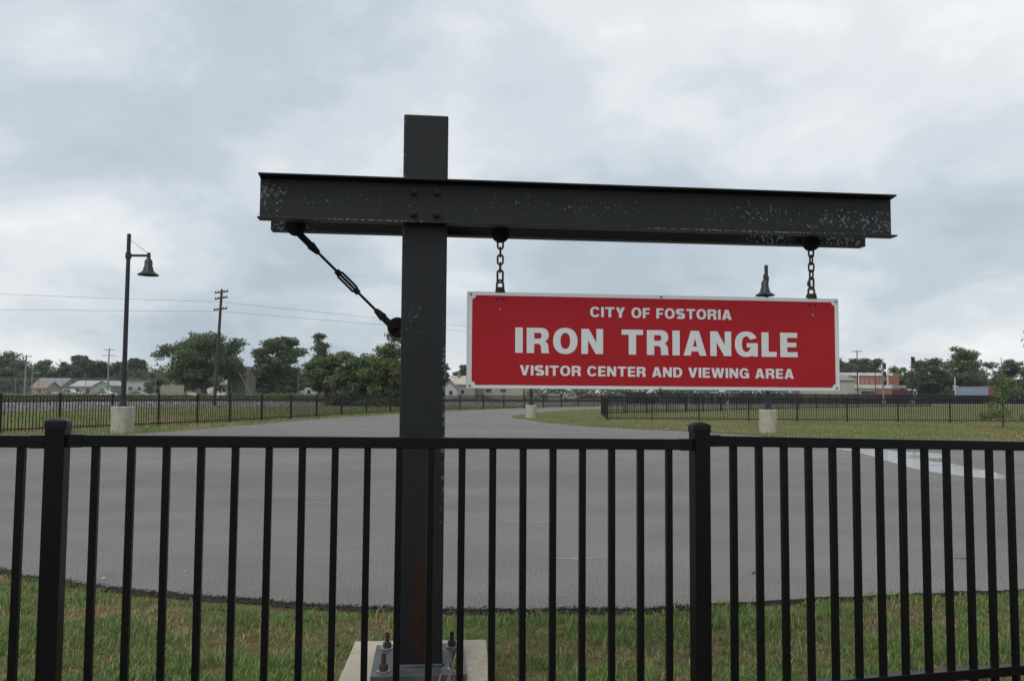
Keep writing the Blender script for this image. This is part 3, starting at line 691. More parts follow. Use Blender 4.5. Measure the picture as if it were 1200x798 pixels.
ne = np.array(near_edge); ye = np.interp(x, ne[:, 0], ne[:, 1])
keep = (y < ye + 0.09 * r_.random(k) ** 2 * (x > 0.95)) & (y > 3.15)
fx, fy = x - foot.location.x, y - foot.location.y
cs, sn = math.cos(TH * .6), math.sin(TH * .6); lx, ly = fx * cs + fy * sn, -fx * sn + fy * cs
keep &= ~((abs(lx) < .345) & (abs(ly) < .335))
patch = 0.5 * vnoise(x * 2.3 + 5, y * 3.1, 2) + 0.3 * vnoise(x * 6.1, y * 7.7, 3) + 0.2 * vnoise(x * 15, y * 17, 4)
clump = 0.55 * vnoise(x * 4.7, y * 5.3 + 9, 5) + 0.45 * vnoise(x * 13, y * 14, 6)
edge_d = ye - y
greenish = np.clip(1.0 - edge_d / 0.45, 0, 1) * np.where((x > -2.6) & (x < 0.9), 0.4, 0.8)
dry = np.clip((patch - 0.535) * 5.0 - greenish * 0.5, 0.07, 0.92)
thin = np.clip(1.25 - 0.55 * (patch > .56) - 0.9 * (clump < .36), 0.22, 1)
bare_edge = (edge_d < 0.05 + .10 * vnoise(x * 3, x * 0 + 2, 8)) & (x > -2.9) & (x < 0.9)
keep &= r_.random(k) < thin; keep &= ~(bare_edge & (r_.random(k) < .85))
x, y, dry, clump = x[keep], y[keep], dry[keep], clump[keep]
h_ = (0.016 + 0.075 * clump ** 1.7) * r_.uniform(.5, 1.5, len(x)); h_ = np.where(dry > .6, h_ * .72, h_)
grass('verge_grass', x, y, np.full(len(x), VZ), h_, r_.uniform(.003, .0085, len(x)), dry, r_, 'patchy green and straw grass between the fence and the tarmac')
# taller seed stalks by the base plate
st = thing('dry_grass_stalk', 'dry straw coloured grass stalks in front of the post base', 'grass', (-0.305, 3.42, 0))
for (dx, h_, lx) in ((0.0, 0.34, 0.10), (0.03, 0.28, 0.05), (-0.015, 0.22, 0.03), (0.05, 0.20, 0.02)):
    MB().tube([(dx * .3, 0, GZ), (dx * .5 + lx * .3, 0.01, h_ * .45), (dx + lx * .8, 0.015, h_ * .9), (dx + lx, .02, h_)], [.003, .0025, .0035, .001], 5).build('stalk', 'straw', st)

# coarse grass of the island and along the left fence
r_ = np.random.default_rng(5)
k = 90000; yy = 22 + 62 * r_.random(k) ** 1.5; xx = yy * r_.uniform(-0.02, 0.72, k)
m_ = inside(xx, yy, island); xx, yy = xx[m_], yy[m_]
pt = 0.6 * vnoise(xx * .5, yy * .35, 12) + .4 * vnoise(xx * 2, yy * 1.2, 13)
grass('island_grass', xx, yy, np.full(len(xx), .015), r_.uniform(.03, .085, len(xx)), r_.uniform(.012, .03, len(xx)), np.clip((pt - .36) * 3.0, .15, .9), r_, 'mown grass of the traffic island, green and straw mixed')
k = 90000; yy = r_.uniform(20, 78, k); xx = yy * r_.uniform(-0.72, 0.02, k)
m_ = ~inside(xx, yy, asph_poly) & ~inside(xx, yy, apron); xx, yy = xx[m_], yy[m_]
pt = 0.6 * vnoise(xx * .4, yy * .3, 14) + .4 * vnoise(xx * 2, yy * 1.2, 15)
grass('trackside_grass', xx, yy, np.full(len(xx), GZ), r_.uniform(.05, .20, len(xx)) * np.where(yy > 45, 1.5, 1), r_.uniform(.012, .035, len(xx)), np.clip((pt - .42) * 3.4, .12, .9), r_, 'rough grass around the far left fence beside the trackbed')

# ================================================================== FAR FENCES
def far_fence(name, label, pts, height, rails=(0.0, -0.17, -1.08), sub=21, z0=GZ, pw=0.021, post_w=0.062):
    o = thing(name, label, 'fence', (pts[0][0], pts[0][1], z0)); ox, oy = pts[0]
    pk = MB()
    PM = MB().box((0, 0, height / 2), (post_w, post_w, height + .0)).box((0, 0, height + .02), (post_w + .02, post_w + .02, .035)).mesh('post', 'far_fence_paint')
    for i, (x, y) in enumerate(pts):
        p = obj('post', PM, o, (x - ox, y - oy, 0))
        if i == len(pts) - 1: break
        x1, y1 = pts[i + 1]; d = Vector((x1 - x, y1 - y)); rz = math.atan2(d.y, d.x); p.rotation_euler = (0, 0, rz)
        for rr in rails:
            MB().bar((x - ox, y - oy, height - .06 + rr), (x1 - ox, y1 - oy, height - .06 + rr), 0.03, 0.04).build('rail', 'far_fence_paint', o)
        n = max(2, int(d.length / 0.121))
        for k in range(1, n):
            t = k / n; pk.box((x - ox + d.x * t, y - oy + d.y * t, height / 2 + .01), (pw, pw, height - .12), rz)
    pk.build('pickets', 'far_fence_paint', o, kind='stuff')
    return o
def U(px): return (px - 600) / 933
lf = [(U(x), y) for x, y in ((-62, 23.9), (5, 25.9), (74, 27.9), (135, 30), (189, 32.1), (234, 34.2), (272, 36.4), (309, 39), (343, 41.9), (373, 44.9), (402, 48.2), (431, 51.8), (459, 55.6), (487, 59.2), (513, 63), (540, 67), (567, 70.3), (591, 74), (615, 78), (637, 82), (658, 86), (678, 90), (696, 94), (713, 98), (729, 102))]
lf = [(u * y * 1.003, y) for u, y in lf]
far_fence('boundary_fence', 'long black picket fence curving along the far left edge of the lot', lf, 1.30)
ef = [(5.35, 45.0), (4.95 + .1, 42.4)]
front = [(U(712) * 42.2, 42.2)] + [(U(x) * 42.6, 42.6) for x in (764, 819, 877, 934, 992, 1051.5, 1112.5, 1174.5, 1238, 1303)]
side = [(U(705) * 53.5, 53.5), (U(707) * 49.7, 49.7), (U(709.5) * 46, 46.0)]
far_fence('enclosure_fence', 'black picket fence standing across the grass island on the right', side + front, 1.26, rails=(0.0, -1.08), z0=0.01)
back = [(U(705) * 53.5 + .1, 53.7)] + [(U(x) * y, y) for x, y in ((733, 56), (758, 58.5), (781, 61), (804, 63.5), (824, 66), (845, 68.5), (863, 71), (880, 73.5), (897, 76), (915, 79), (935, 82.5), (957, 86), (980, 90), (1005, 94), (1032, 98), (1060, 102), (1090, 106))]
far_fence('back_fence', 'black picket fence receding behind the grass enclosure on the right', back, 1.26, rails=(0.0, -1.08), z0=0.01)
# the fence line along the tracks on the right, seen almost end-on
tr_ = [(U(735 + 0) * 100, 100.0)] + [(14.6 + i * 2.44, 101.0 + i * 1.18) for i in range(1, 34)]
far_fence('trackside_fence', 'distant black picket fence along the tracks on the right', tr_, 1.55, rails=(0.0, -.17, -.7, -1.3), z0=0.12, pw=0.05, post_w=.09)

# ================================================================== LAMP POSTS
def lamp_post(label, x, y, topz, arm_rz, base_h, base_w, arm_l=0.70, drop=0.70):
    o = thing('lamp_post', label, 'lamp post', (x, y, GZ), 0, 'lamp posts around the lot'); b = base_h - GZ
    MB().lathe([(base_w / 2, 0), (base_w / 2 * rng.uniform(.985, 1.0), b * .5), (base_w / 2, b - .02), (base_w / 2 - .02, b)], (0, 0, 0), 40).build('concrete_base', 'concrete_lamp', o, smooth=True)
    T = topz - GZ
    po = MB().tube([(0, 0, b), (0, 0, T * .5), (0, 0, T)], [0.085, 0.078, 0.066], 14).build('pole', 'lamp_paint', o, smooth=True)
    MB().lathe([(0.20, b), (0.20, b + .03), (0.13, b + .05), (0.115, b + .2), (0.09, b + .22)], (0, 0, 0), 16).build('base_flange', 'lamp_paint', po)
    MB().lathe([(0.075, T), (0.07, T + .03), (0.04, T + .06), (0.005, T + .075)], (0, 0, 0), 14).build('finial', 'lamp_paint', po, smooth=True)
    c, s_ = math.cos(arm_rz), math.sin(arm_rz); za = T - drop; e_ = (arm_l * c, arm_l * s_)
    ar = MB().tube([(0, 0, za), (e_[0], e_[1], za)], 0.045, 10).tube([(e_[0], e_[1], za - .09), (e_[0], e_[1], za + .10)], 0.06, 10).lathe([(.10, za - .11), (.10, za + .08)], (0, 0, 0), 12).build('arm', 'lamp_paint', o)
    MB().tube([(0, 0, T - .12), (e_[0], e_[1], za + .06)], 0.008, 6).build('stay_wire', 'wire', ar)
    zb = za - .09
    MB().lathe([(0.06, zb), (0.10, zb - .06), (0.13, zb - .10), (0.135, zb - .30), (0.16, zb - .33), (0.17, zb - .42), (0.22, zb - .49), (0.30, zb - .545), (0.35, zb - .57), (0.35, zb - .60), (0.30, zb - .59), (0.12, zb - .50)], (e_[0], e_[1], 0), 22).build('bell_shade', 'lamp_paint', o, smooth=True)
lamp_post('black bell lamp post on stained concrete base by the left fence', -13.38, 27.5, 6.80, R(2), 0.86, 0.74)
lamp_post('lamp post on concrete base at the island tip, shade hidden by the sign', 1.115, 45.5, 6.4, R(150), 0.75, 0.64)
lamp_post('lamp post on concrete base on the right, bell shade just above the sign', 9.50, 29.6, 6.20, R(245), 0.87, 0.64, 0.40, 0.45)

# ================================================================== POLES AND WIRES
def utility_pole(label, x, y, top, lean=(0, 0), arms=(), r0=0.16, mat='pole_wood', light=False, z0=GZ):
    o = thing('utility_pole', label, 'utility pole', (x, y, z0), 0, 'utility poles'); T = top - z0
    MB().tube([(0, 0, -.1), (lean[0] * .5, lean[1] * .5, T * .5), (lean[0], lean[1], T)], [r0, r0 * .85, r0 * .65], 10).build('pole', mat, o, smooth=True)
    for (dz, wd, rz, tilt) in arms:
        t = (T - dz) / T; cx, cy = lean[0] * t, lean[1] * t; dx, dy = math.cos(rz) * wd / 2, math.sin(rz) * wd / 2
        a = MB().bar((cx - dx, cy - dy - .02, T - dz - tilt), (cx + dx, cy + dy - .02, T - dz + tilt), 0.11, 0.13).build('crossarm', mat, o)
        for s_ in (-.9, -.45, .45, .9):
            q = (cx + dx * s_, cy + dy * s_ - .02, T - dz + tilt * s_ + .06); MB().lathe([(.05, 0), (.06, .06), (.03, .14)], q, 8).build('insulator', 'roof_grey', a)
    if light:
        MB().tube([(lean[0], lean[1], T * .72), (lean[0] + 1.2, lean[1], T * .72 + .25)], .05, 6).lathe([(.25, -.1), (.2, .1)], (lean[0] + 1.4, lean[1], T * .72 + .25), 10).build('street_light', 'galv', o)
    return o
utility_pole('dark leaning utility pole with stacked crossarms in front of the big tree', -27.95, 75, 11.05, (0.42, 0), ((.28, 1.5, R(60), .16), (.85, 1.4, R(60), .16), (1.9, 1.5, R(60), .15)), 0.17)
utility_pole('pale double-crossarm utility pole left of the left lamp post', U(127) * 200, 200, 12.0, (0.1, 0), ((.4, 2.6, 0.1, 0), (1.8, 3.2, 0.1, 0)), 0.22, 'pole_wood_pale')
utility_pole('weathered utility pole with lamp against the far left trees', U(30.5) * 150, 150, 8.0, (0, 0), ((.3, 2.0, 0.1, 0),), 0.2, 'pole_wood_pale')
utility_pole('thin grey pole with street light next to the weathered utility pole', U(38.5) * 160, 160, 6.4, (0, 0), (), 0.12, 'pole_wood_pale', True)
utility_pole('slim grey pole behind the white house', U(350) * 160, 160, 6.8, (0, 0), (), 0.12, 'pole_wood_pale')
utility_pole('utility pole with one wide crossarm above the brick building', U(1005) * 185, 185, 12.0, (0, 0), ((.3, 2.4, 0, 0),), 0.16)
utility_pole('plain dark pole in front of the brick building', U(1026) * 150, 150, 6.1, (0, 0), (), 0.09)
utility_pole('grey pole at the right edge beyond the young tree', U(1174) * 160, 160, 9.3, (0, 0), (), 0.1, 'pole_wood_pale', True)
utility_pole('grey pole beside the dark trees between post and sign', U(521.5) * 170, 170, 6.6, (0, 0), (), 0.12, 'pole_wood_pale')
def wire(label, P, sag=0.5, r_=0.013):
    pts = []
    for a, b in zip(P[:-1], P[1:]):
        for i in range(14):
            t = i / 14; q = Vector(a).lerp(Vector(b), t); q.z -= sag * 4 * t * (1 - t); pts.append(q)
    pts.append(Vector(P[-1])); m = MB().tube(pts, r_, 5); tag(m.build('power_line', 'wire'), label, 'wire', 'overhead wires')
wire('upper overhead wire passing the leaning utility pole', [(-75, 70, 11.3), (-27.75, 74.9, 9.85), (20, 95, 7.6)], 0.25)
wire('lower overhead wire passing the leaning utility pole', [(-75, 70, 8.75), (-27.9, 74.9, 8.95), (20, 95, 7.2)], 0.12)
wire('overhead wire crossing in front of the far left trees', [(-170, 195, 8.6), (U(127) * 200, 199.8, 8.2), (-60, 205, 7.9)], 0.4, .02)
# guy wire with yellow guard beside the small green house
gw = thing('guy_wire', 'pale guy wire slanting down beside the small green house', 'wire', (U(299) * 120, 120, GZ))
MB().tube([(-2.4, 0, 4.4), (0, 0, 0)], 0.03, 6).build('guard', 'board', gw)

# ================================================================== BUILDINGS
def building(name, label, px0, px1, y, zt, depth, wall, roof, kind='gable', zr=None, wins=(), doors=(), over=0.3, chim=None, rz=0.0, cat='house', group=None, trim=None):
    """front width from image columns px0..px1 at distance y; zt eaves height, zr ridge height; wins: (u, z, w, h) with u in 0..1 along the front"""
    x0, x1 = U(px0) * y, U(px1) * y; W = x1 - x0; cx = (x0 + x1) / 2
    o = thing(name, label, cat, (cx, y, GZ), rz, group)
    w_ = MB().box((0, depth / 2, zt / 2), (W, depth, zt)).build('wall', wall, o)
    if kind == 'gable':        # ridge along the front
        P = [(-over, zt - .1), (depth / 2, zr), (depth + over, zt - .1), (depth + over, zt + .05), (depth / 2, zr + .18), (-over, zt + .05)]
        rf = MB().prism(P, -W / 2 - over, W / 2 + over, 'yz').build('roof', roof, o)
        MB().prism([(0.02, zt), (depth / 2, zr - .03), (depth - .02, zt)], -W / 2 + .01, W / 2 - .01, 'yz').build('gable_wall', wall, w_)
    elif kind == 'front_gable':
        P = [(-W / 2 - over, zt - .1), (0, zr), (W / 2 + over, zt - .1), (W / 2 + over, zt + .05), (0, zr + .18), (-W / 2 - over, zt + .05)]
        rf = MB().prism(P, -over, depth + over, 'xz').build('roof', roof, o)
        MB().prism([(-W / 2 + .02, zt), (0, zr - .03), (W / 2 - .02, zt)], .01, depth - .01, 'xz').build('gable_wall', wall, w_)
    else:
        rf = MB().box((0, depth / 2, zt + .12), (W + over * 2, depth + over * 2, 0.24)).build('roof', roof, o)
    if chim: MB().box((chim * W - W / 2, depth * .4, (zr or zt) + .3), (.6, .6, 1.4)).build('chimney', 'roof_brown', rf)
    for (u, z, ww, hh) in wins:
        f = MB().box((u * W - W / 2, -.03, z), (ww + .16, .08, hh + .16)).build('window', trim or 'trim', o)
        MB().box((u * W - W / 2, -.05, z), (ww, .08, hh)).build('pane', 'glass', f)
    for (u, ww, hh, mt) in doors:
        MB().box((u * W - W / 2, -.04, hh / 2), (ww, .08, hh)).build('door', mt, o)
    return o
building('low_house', 'grey roofed house half hidden at the far left', 38, 72, 215, 2.3, 9, 'grey', 'roof_grey', 'gable', 4.6, ((.3, 1.5, 1.2, .9), (.7, 1.5, 1.2, .9)))
building('low_house', 'small house with dark roof and white carport edge, left of the pickup', 40, 55, 190, 1.9, 6, 'tan', 'roof_brown', 'gable', 3.4, ((.5, 1.2, 1.0, .8),))
building('low_house', 'house with brown gable roof behind the pale long shed', 72, 100, 235, 2.9, 9, 'tan', 'roof_brown', 'gable', 4.8, ((.3, 1.7, 1.2, 1.0),), chim=.7)
building('long_shed', 'long cream shed with pale metal roof among parked cars', 84, 111, 205, 2.5, 9, 'cream', 'roof_white', 'gable', 3.9, ((.28, 1.5, 1.3, 1.1), (.75, 1.5, 1.0, 1.0)), cat='shed')
building('mint_shed', 'mint green gabled shed beside the long cream shed', 111, 131, 203, 2.7, 8, 'mint', 'roof_white', 'front_gable', 3.9, ((.5, 1.4, 1.2, 1.0),), ((.8, 1.6, 2.0, 'trim'),), cat='shed')
building('mint_house', 'small mint house just left of the left lamp post', 131, 141, 210, 3.0, 8, 'mint', 'roof_grey', 'flat', None, ((.4, 1.8, .9, .9),))
building('white_building', 'low white building right of the left lamp post', 148, 178, 205, 3.8, 8, 'white', 'roof_grey', 'flat', None, ((.2, 2.0, 1.1, 1.0), (.55, 2.0, 1.0, .9), (.85, 2.0, .9, .9)), ((.38, 1.0, 2.1, 'grey'),), .15, cat='building')
building('grey_shed', 'weathered grey shed under the big tree', 200, 225, 165, 3.2, 5, 'grey', 'roof_grey', 'flat', None, ((.7, 1.6, .8, .7),), ((.35, 1.6, 2.2, 'board'),), .1, cat='shed')
building('white_garage', 'white garage with two doors behind the leaning utility pole', 240, 268, 165, 2.9, 6, 'white', 'roof_grey', 'gable', 3.7, (), ((.25, 2.0, 2.1, 'trim'), (.68, 2.0, 2.1, 'trim')), .3, cat='garage')
gh = building('green_house', 'small green gabled house with faded brown roof beside the big tree', 265.5, 290, 150, 4.2, 3.2, 'green', 'roof_brown', 'gable', 6.0, ((.16, 2.0, .4, .8), (.56, 2.2, .4, .6)), (), .35, rz=R(-16))
building('white_house', 'white house with blue grey roof in front of the round tree', 323, 349, 190, 2.7, 7, 'white', 'roof_grey', 'gable', 4.6, ((.3, 1.6, 1.0, 1.0), (.75, 1.6, 1.0, 1.0)), chim=.42)
building('white_bungalow', 'white bungalow just right of the white house', 346, 370, 200, 2.5, 7, 'white', 'roof_grey', 'front_gable', 4.4, ((.3, 1.5, .9, 1.0), (.7, 1.5, .9, 1.0)))
building('bush_house', 'pale house glimpsed through the bushes left of the post', 390, 412, 180, 2.6, 7, 'tan', 'roof_grey', 'gable', 4.2, ((.5, 1.5, 1.1, 1.0),))
building('tan_roof_house', 'grey house with tan roof between the post and the sign', 529, 556, 200, 3.6, 8, 'grey', 'roof_tan', 'gable', 5.7, ((.5, 1.8, 1.0, 1.0),), chim=.3)
building('white_cottage', 'white gabled cottage peeking out right of the post', 518, 536, 188, 2.5, 6, 'white', 'roof_grey', 'front_gable', 4.3, ((.6, 1.5, .9, 1.0),))
building('cream_warehouse', 'long cream warehouse showing just under the sign', 556, 613, 215, 4.2, 12, 'cream', 'roof_white', 'flat', None, ((.3, 2.2, 1.6, 1.0), (.6, 2.2, 1.6, 1.0)), ((.12, 2.4, 2.6, 'roof_brown'),), .1, cat='warehouse')
building('beige_shed', 'beige metal shed at the right end of the sign', 962, 1001.5, 125, 3.9, 9, 'shed', 'roof_grey', 'gable', 4.7, (), ((.9, 1.2, 2.0, 'grey'),), .2, cat='shed')
# brick building with two white bands
def brick_building():
    y = 200; x0, x1 = U(958) * y, U(1054) * y; W = x1 - x0
    o = thing('brick_building', 'red brick factory with white parapet band and lower front wing', 'building', (x0, y, GZ))
    mw = MB().box((W / 2, 10, 3.6), (W, 12, 7.2)).build('wall', 'brick', o)
    MB().box((W / 2, 10, 7.0), (W + .4, 12.4, 0.75)).build('parapet_band', 'trim', o)
    MB().box((W + 1.6, 11, 3.7), (3.0, 9, 7.4)).build('side_wing', 'brick', o)
    xw0 = U(1001) * 196 - x0; xw1 = U(1046) * 196 - x0; cw = (xw0 + xw1) / 2
    MB().box((cw, 0, 1.7), (xw1 - xw0, 7.6, 3.4)).build('front_wing', 'tan', o)
    MB().box((cw + (xw1-xw0)*.27, -3.84, 1.5), ((xw1 - xw0) * .44, .1, 3.0)).build('brick_infill', 'brick', o)
    MB().box((cw, 0, 3.75), (xw1 - xw0 + .3, 8.0, 0.85)).build('wing_band', 'trim', o)
    MB().box((cw - (xw1-xw0)*.14, -3.86, 2.3), (3.2, .12, .75)).build('loading_opening', 'glass', o)
    for px in (1014, 1049): MB().box((U(px) * y - x0, 3.96, 5.1), (.28, .1, 3.2)).build('pilaster', 'trim', o)
    for px in (1004, 1009, 1019, 1023, 1030, 1041):
        f = MB().box((U(px) * y - x0, 3.97, 5.2), (.82, .08, 1.9)).build('window', 'rust', o)
        MB().box((U(px) * y - x0, 3.93, 5.2), (.66, .06, 1.7)).build('pane', 'roof_brown', f)
brick_building()
# weathered board fence, board by board
bf = thing('board_fence', 'weathered tan board fence left of the big tree trunk', 'fence', (U(189) * 125, 125, GZ))
BMS = [MB().box((0, 0, 1.15 + .04 * i), (0.19, .03, 2.3 + .08 * i)).mesh('board', 'board') for i in range(3)]
for i in range(18): obj('board', BMS[i % 3], bf, (.1 + i * .205, rng.uniform(-.01, .01), 0))
for z in (.5, 1.8): MB().box((1.85, .05, z), (3.8, .06, .1)).build('rail', 'board', bf)
bx = thing('utility_box', 'small white box on the grass beside the big tree trunk', 'box', (U(226.5) * 120, 120, GZ))
MB().box((0, 0, .95), (1.15, .6, .55)).build('cabinet', 'trim', bx, bevel=.03); MB().box((0, 0, 1.24), (1.22, .68, .05)).build('lid', 'trim', bx); MB().box((0, .05, .34), (.9, .4, .68)).build('plinth', 'grey', bx)

# chain-link security fence, far left
cf = thing('chain_link_fence', 'grey chain link fence with posts in front of the far left houses', 'fence', (U(-8) * 100, 100, GZ))
PMc = MB().tube([(0, 0, 0), (0, 0, 2.75)], .035, 8).tube([(0, 0, 2.7), (0.0, -.3, 3.05)], .02, 6).mesh('post', 'galv')
Wc = 20.5
for i in range(8): obj('post', PMc, cf, (i * Wc / 7, 0, 0))
for z in (2.7, 0.1): MB().tube([(0, 0, z), (Wc, 0, z)], .02, 6).build('rail', 'galv', cf)
for k in range(3): MB().tube([(0, -.1 - .08 * k, 2.83 + .1 * k), (Wc, -.1 - .08 * k, 2.83 + .1 * k)], .008, 4).build('strand', 'galv', cf)
mw = MB()
for i in range(int((Wc + 2.6) / .16)):
    for s_ in (1, -1):
        a = i * .16 - 2.6 if s_ > 0 else i * .16; b = a + 2.6 * s_; z0_, z1_ = .1, 2.7
        if a < 0: z0_ += -a; a = 0
        if b > Wc: z1_ -= (b - Wc); b = Wc
        if a > Wc: z0_ += (a - Wc); a = Wc
        if b < 0: z1_ += b; b = 0
        if z1_ > z0_ + .05: mw.bar((a, 0, z0_), (b, 0, z1_), .006, .006)
mw.build('wire_mesh', 'galv', cf, kind='stuff')

# ================================================================== VEHICLES
def car(label, px, y, length, mat, style='sedan', rz=0.0, group='parked vehicles in the distance', z0=GZ):
    o = thing('parked_car' if style == 'sedan' else 'pickup_truck', label, 'car' if style == 'sedan' else 'pickup', (U(px) * y, y, z0), rz, group)
    k = length / 4.6; W = 1.75
    if style == 'sedan':
        P = [(-2.3, .32), (-2.3, .78), (-2.15, .92), (-1.55, .98), (-.95, 1.40), (.55, 1.42), (1.15, .98), (2.05, .86), (2.28, .66), (2.3, .32)]
        G = [(-1.38, .98), (-.88, 1.34), (.50, 1.36), (1.0, .98)]
    else:
        P = [(-2.6, .5), (-2.6, 1.08), (-.55, 1.08), (-.5, 1.68), (.75, 1.70), (1.25, 1.16), (2.45, 1.06), (2.58, .8), (2.6, .45)]
        G = [(-.38, 1.14), (-.35, 1.58), (.68, 1.60), (1.08, 1.14)]
    MB().prism([(a * k, b) for a, b in P], -W / 2, W / 2, 'xz').build('body', mat, o, bevel=.05)
    for s_ in (-1, 1): MB().prism([(a * k, b) for a, b in G], s_ * W / 2 - .01, s_ * W / 2 + .012, 'xz').build('side_window', 'glass', o)
    wx = 1.42 if style == 'sedan' else 1.62
    for a in (-wx, wx):
        for s_ in (-1, 1):
            t = MB().lathe([(.2, -.1), (.33, -.1), (.34, 0), (.33, .1), (.2, .1)], (a * k, s_ * (W / 2 - .08), .33), 16, 'y').build('wheel', 'tyre', o)
            MB().lathe([(.19, -.11), (.19, .11)], (a * k, s_ * (W / 2 - .08), .33), 12, 'y').build('rim', 'galv', t)
    for s_ in (-1, 1): MB().box((P[-1][0] * k - .03, s_ * .6, .72 if style == 'sedan' else .86), (.1, .35, .16)).build('headlight', 'trim', o)
    return o
car('white pickup parked in front of the long cream shed', 81, 160, 5.0, 'car_white', 'pickup')
car('white car parked in front of the mint green shed', 124, 165, 4.6, 'car_white')
car('grey car parked left of the white building doors', 163, 180, 4.4, 'car_silver')
car('silver car under the sign nearest the cream warehouse', 622, 190, 4.4, 'car_silver')
car('dark car under the sign beside the silver one', 646, 188, 4.4, 'car_dark')
car('white car in the row under the sign', 670, 192, 4.4, 'car_white')
car('dark red car under the middle of the sign', 690, 190, 4.3, 'car_red')
car('dark pickup under the middle of the sign', 715, 192, 4.9, 'car_dark', 'pickup')
car('white car low beyond the fence at the right edge', 1190, 150, 4.4, 'car_white')
# truck on the right
tk = thing('truck', 'dark maroon truck with white hood in front of the brick building', 'truck', (U(1059) * 150, 150, GZ))
MB().box((-.35, 0, 1.75), (2.7, 2.3, 1.7)).build('cargo_box', 'maroon', tk, bevel=.04)
MB().prism([(1.0, .8), (1.0, 2.5), (1.25, 2.75), (1.75, 2.7), (1.95, 1.75), (2.35, 1.3), (2.4, .8)], -1.1, 1.1, 'xz').build('cab', 'car_white', tk, bevel=.05)
MB().prism([(1.25, 1.8), (1.3, 2.5), (1.65, 2.5), (1.82, 1.8)], -1.13, 1.13, 'xz').build('cab_window', 'glass', tk)
MB().box((-.9, 0, 3.2), (2.2, 1.2, .5)).build('roof_crate', 'grey', tk, bevel=.03)
MB().box((.1, 0, .72), (4.4, 1.0, .22)).build('chassis', 'black', tk)
MB().box((-2.0, 0, 1.05), (.5, 1.8, .5)).build('tail_box', 'galv', tk)
for a in (-1.4, -.6, 1.75):
    for s_ in (-1, 1): MB().lathe([(.25, -.14), (.45, -.14), (.47, 0), (.45, .14), (.25, .14)], (a, s_ * .95, .47), 16, 'y').build('wheel', 'tyre', tk)
# freight containers beyond the trees
def container(label, px0, px1, y, mat, z1=2.7):
    x0, x1 = U(px0) * y, U(px1) * y; W = x1 - x0
    o = thing('freight_container', label, 'container', ((x0 + x1) / 2, y, GZ), 0, 'freight containers at the right')
    MB().box((0, 0, z1 / 2 + .1), (W, 2.4, z1 - .2)).build('box', mat, o)
    n = int(W / .4)
    RM = MB().box((0, 0, z1 / 2 + .1), (.12, .06, z1 - .5)).mesh('rib', mat)
    for i in range(n): obj('rib', RM, o, (-W / 2 + (i + .5) * W / n, -1.22, 0))
    for z in (.12, z1 + .02): MB().box((0, 0, z), (W + .05, 2.46, .14)).build('frame_rail', mat, o)
container('pale blue freight container in front of the right trees', 1124, 1153, 140, 'blue', 3.1)
container('rust red freight container right of the pale blue one', 1152.5, 1164, 144, 'rust', 3.3)

# railway signals
def signal(label, px, y, top, heads, mat='galv', backs='black', cat='rail signal'):
    o = thing('rail_signal', label, cat, (U(px) * y, y, GZ), 0, 'railway signals'); T = top - GZ
    MB().tube([(0, 0, 0), (0, 0, T)], .11, 10).build('mast', mat, o, smooth=True)
    MB().box((0, 0, .5), (.5, .4, 1.0)).build('relay_box', 'galv', o, bevel=.02)
    for (z, hh) in heads:
        h_ = MB().box((.18, -.12, z - GZ), (.34, .14, hh)).build('signal_head', backs, o, bevel=.03)
        for k_ in (-.3, 0, .3): MB().lathe([(.10, 0), (.11, -.2)], (.18, -.18, z - GZ + k_ * hh), 10, 'y').build('hood', backs, h_)
    for k_ in range(8): MB().box((-.17, .1, .5 + k_ * (T - .8) / 8), (.02, .02, (T - .8) / 8)).box((0, .12, .5 + k_ * (T - .8) / 8), (.34, .02, .03)).build('ladder_rung', mat, o)
signal('pale railway signal mast with three black heads before the brick building', 1035, 115, 6.2, ((5.7, .9), (4.6, .7), (3.3, .7)), 'pole_wood_pale')
signal('dark railway signal mast against the right trees', 1069, 115, 7.1, ((6.6, 0.9),), 'black')
cs_ = thing('crossing_signal', 'white railroad crossing signal in front of the dark trees on the right', 'crossing signal', (U(1119) * 150, 150, GZ))
MB().tube([(0, 0, 0), (0, 0, 5.0)], .09, 10).build('mast', 'trim', cs_)
for a in (R(40), R(-40)): MB().bar((-.6 * math.cos(a), -.1 - .02 * a, 3.1 - .6 * math.sin(a)), (.6 * math.cos(a), -.1 - .02 * a, 3.1 + .6 * math.sin(a)), .03, .2).build('crossbuck_arm', 'trim', cs_)
for s_ in (-1, 1): MB().lathe([(.28, 0), (.28, -.03), (.12, -.06)], (s_ * .42, -.12, 2.2), 16, 'y').build('flasher', 'black', cs_)
MB().box((0, 0, .9), (.7, .6, 1.5)).build('case', 'trim', cs_, bevel=.03)
# information panel behind the far fence
ip = thing('information_panel', 'grey information panel on two legs behind the far fence below the sign', 'panel', (U(649.5) * 95, 95, GZ))
MB().box((0, 0, 1.05), (1.5, .06, .75)).build('board', 'galv', ip, bevel=.02); MB().box((0, -.035, 1.05), (1.36, .01, .6)).build('print', 'grey', ip)
for s_ in (-1, 1): MB().box((s_ * .6, .05, .45), (.08, .08, .9)).build('leg', 'galv', ip)
wp = thing('marker_post', 'short white marker post seen through the enclosure fence', 'post', (U(860) * 68, 70, .02))
MB().box((0, 0, .4), (.16, .10, .8)).build('stem', 'trim', wp, bevel=.02); MB().box((0, -.01, .83), (.18, .13, .08)).build('cap', 'trim', wp)

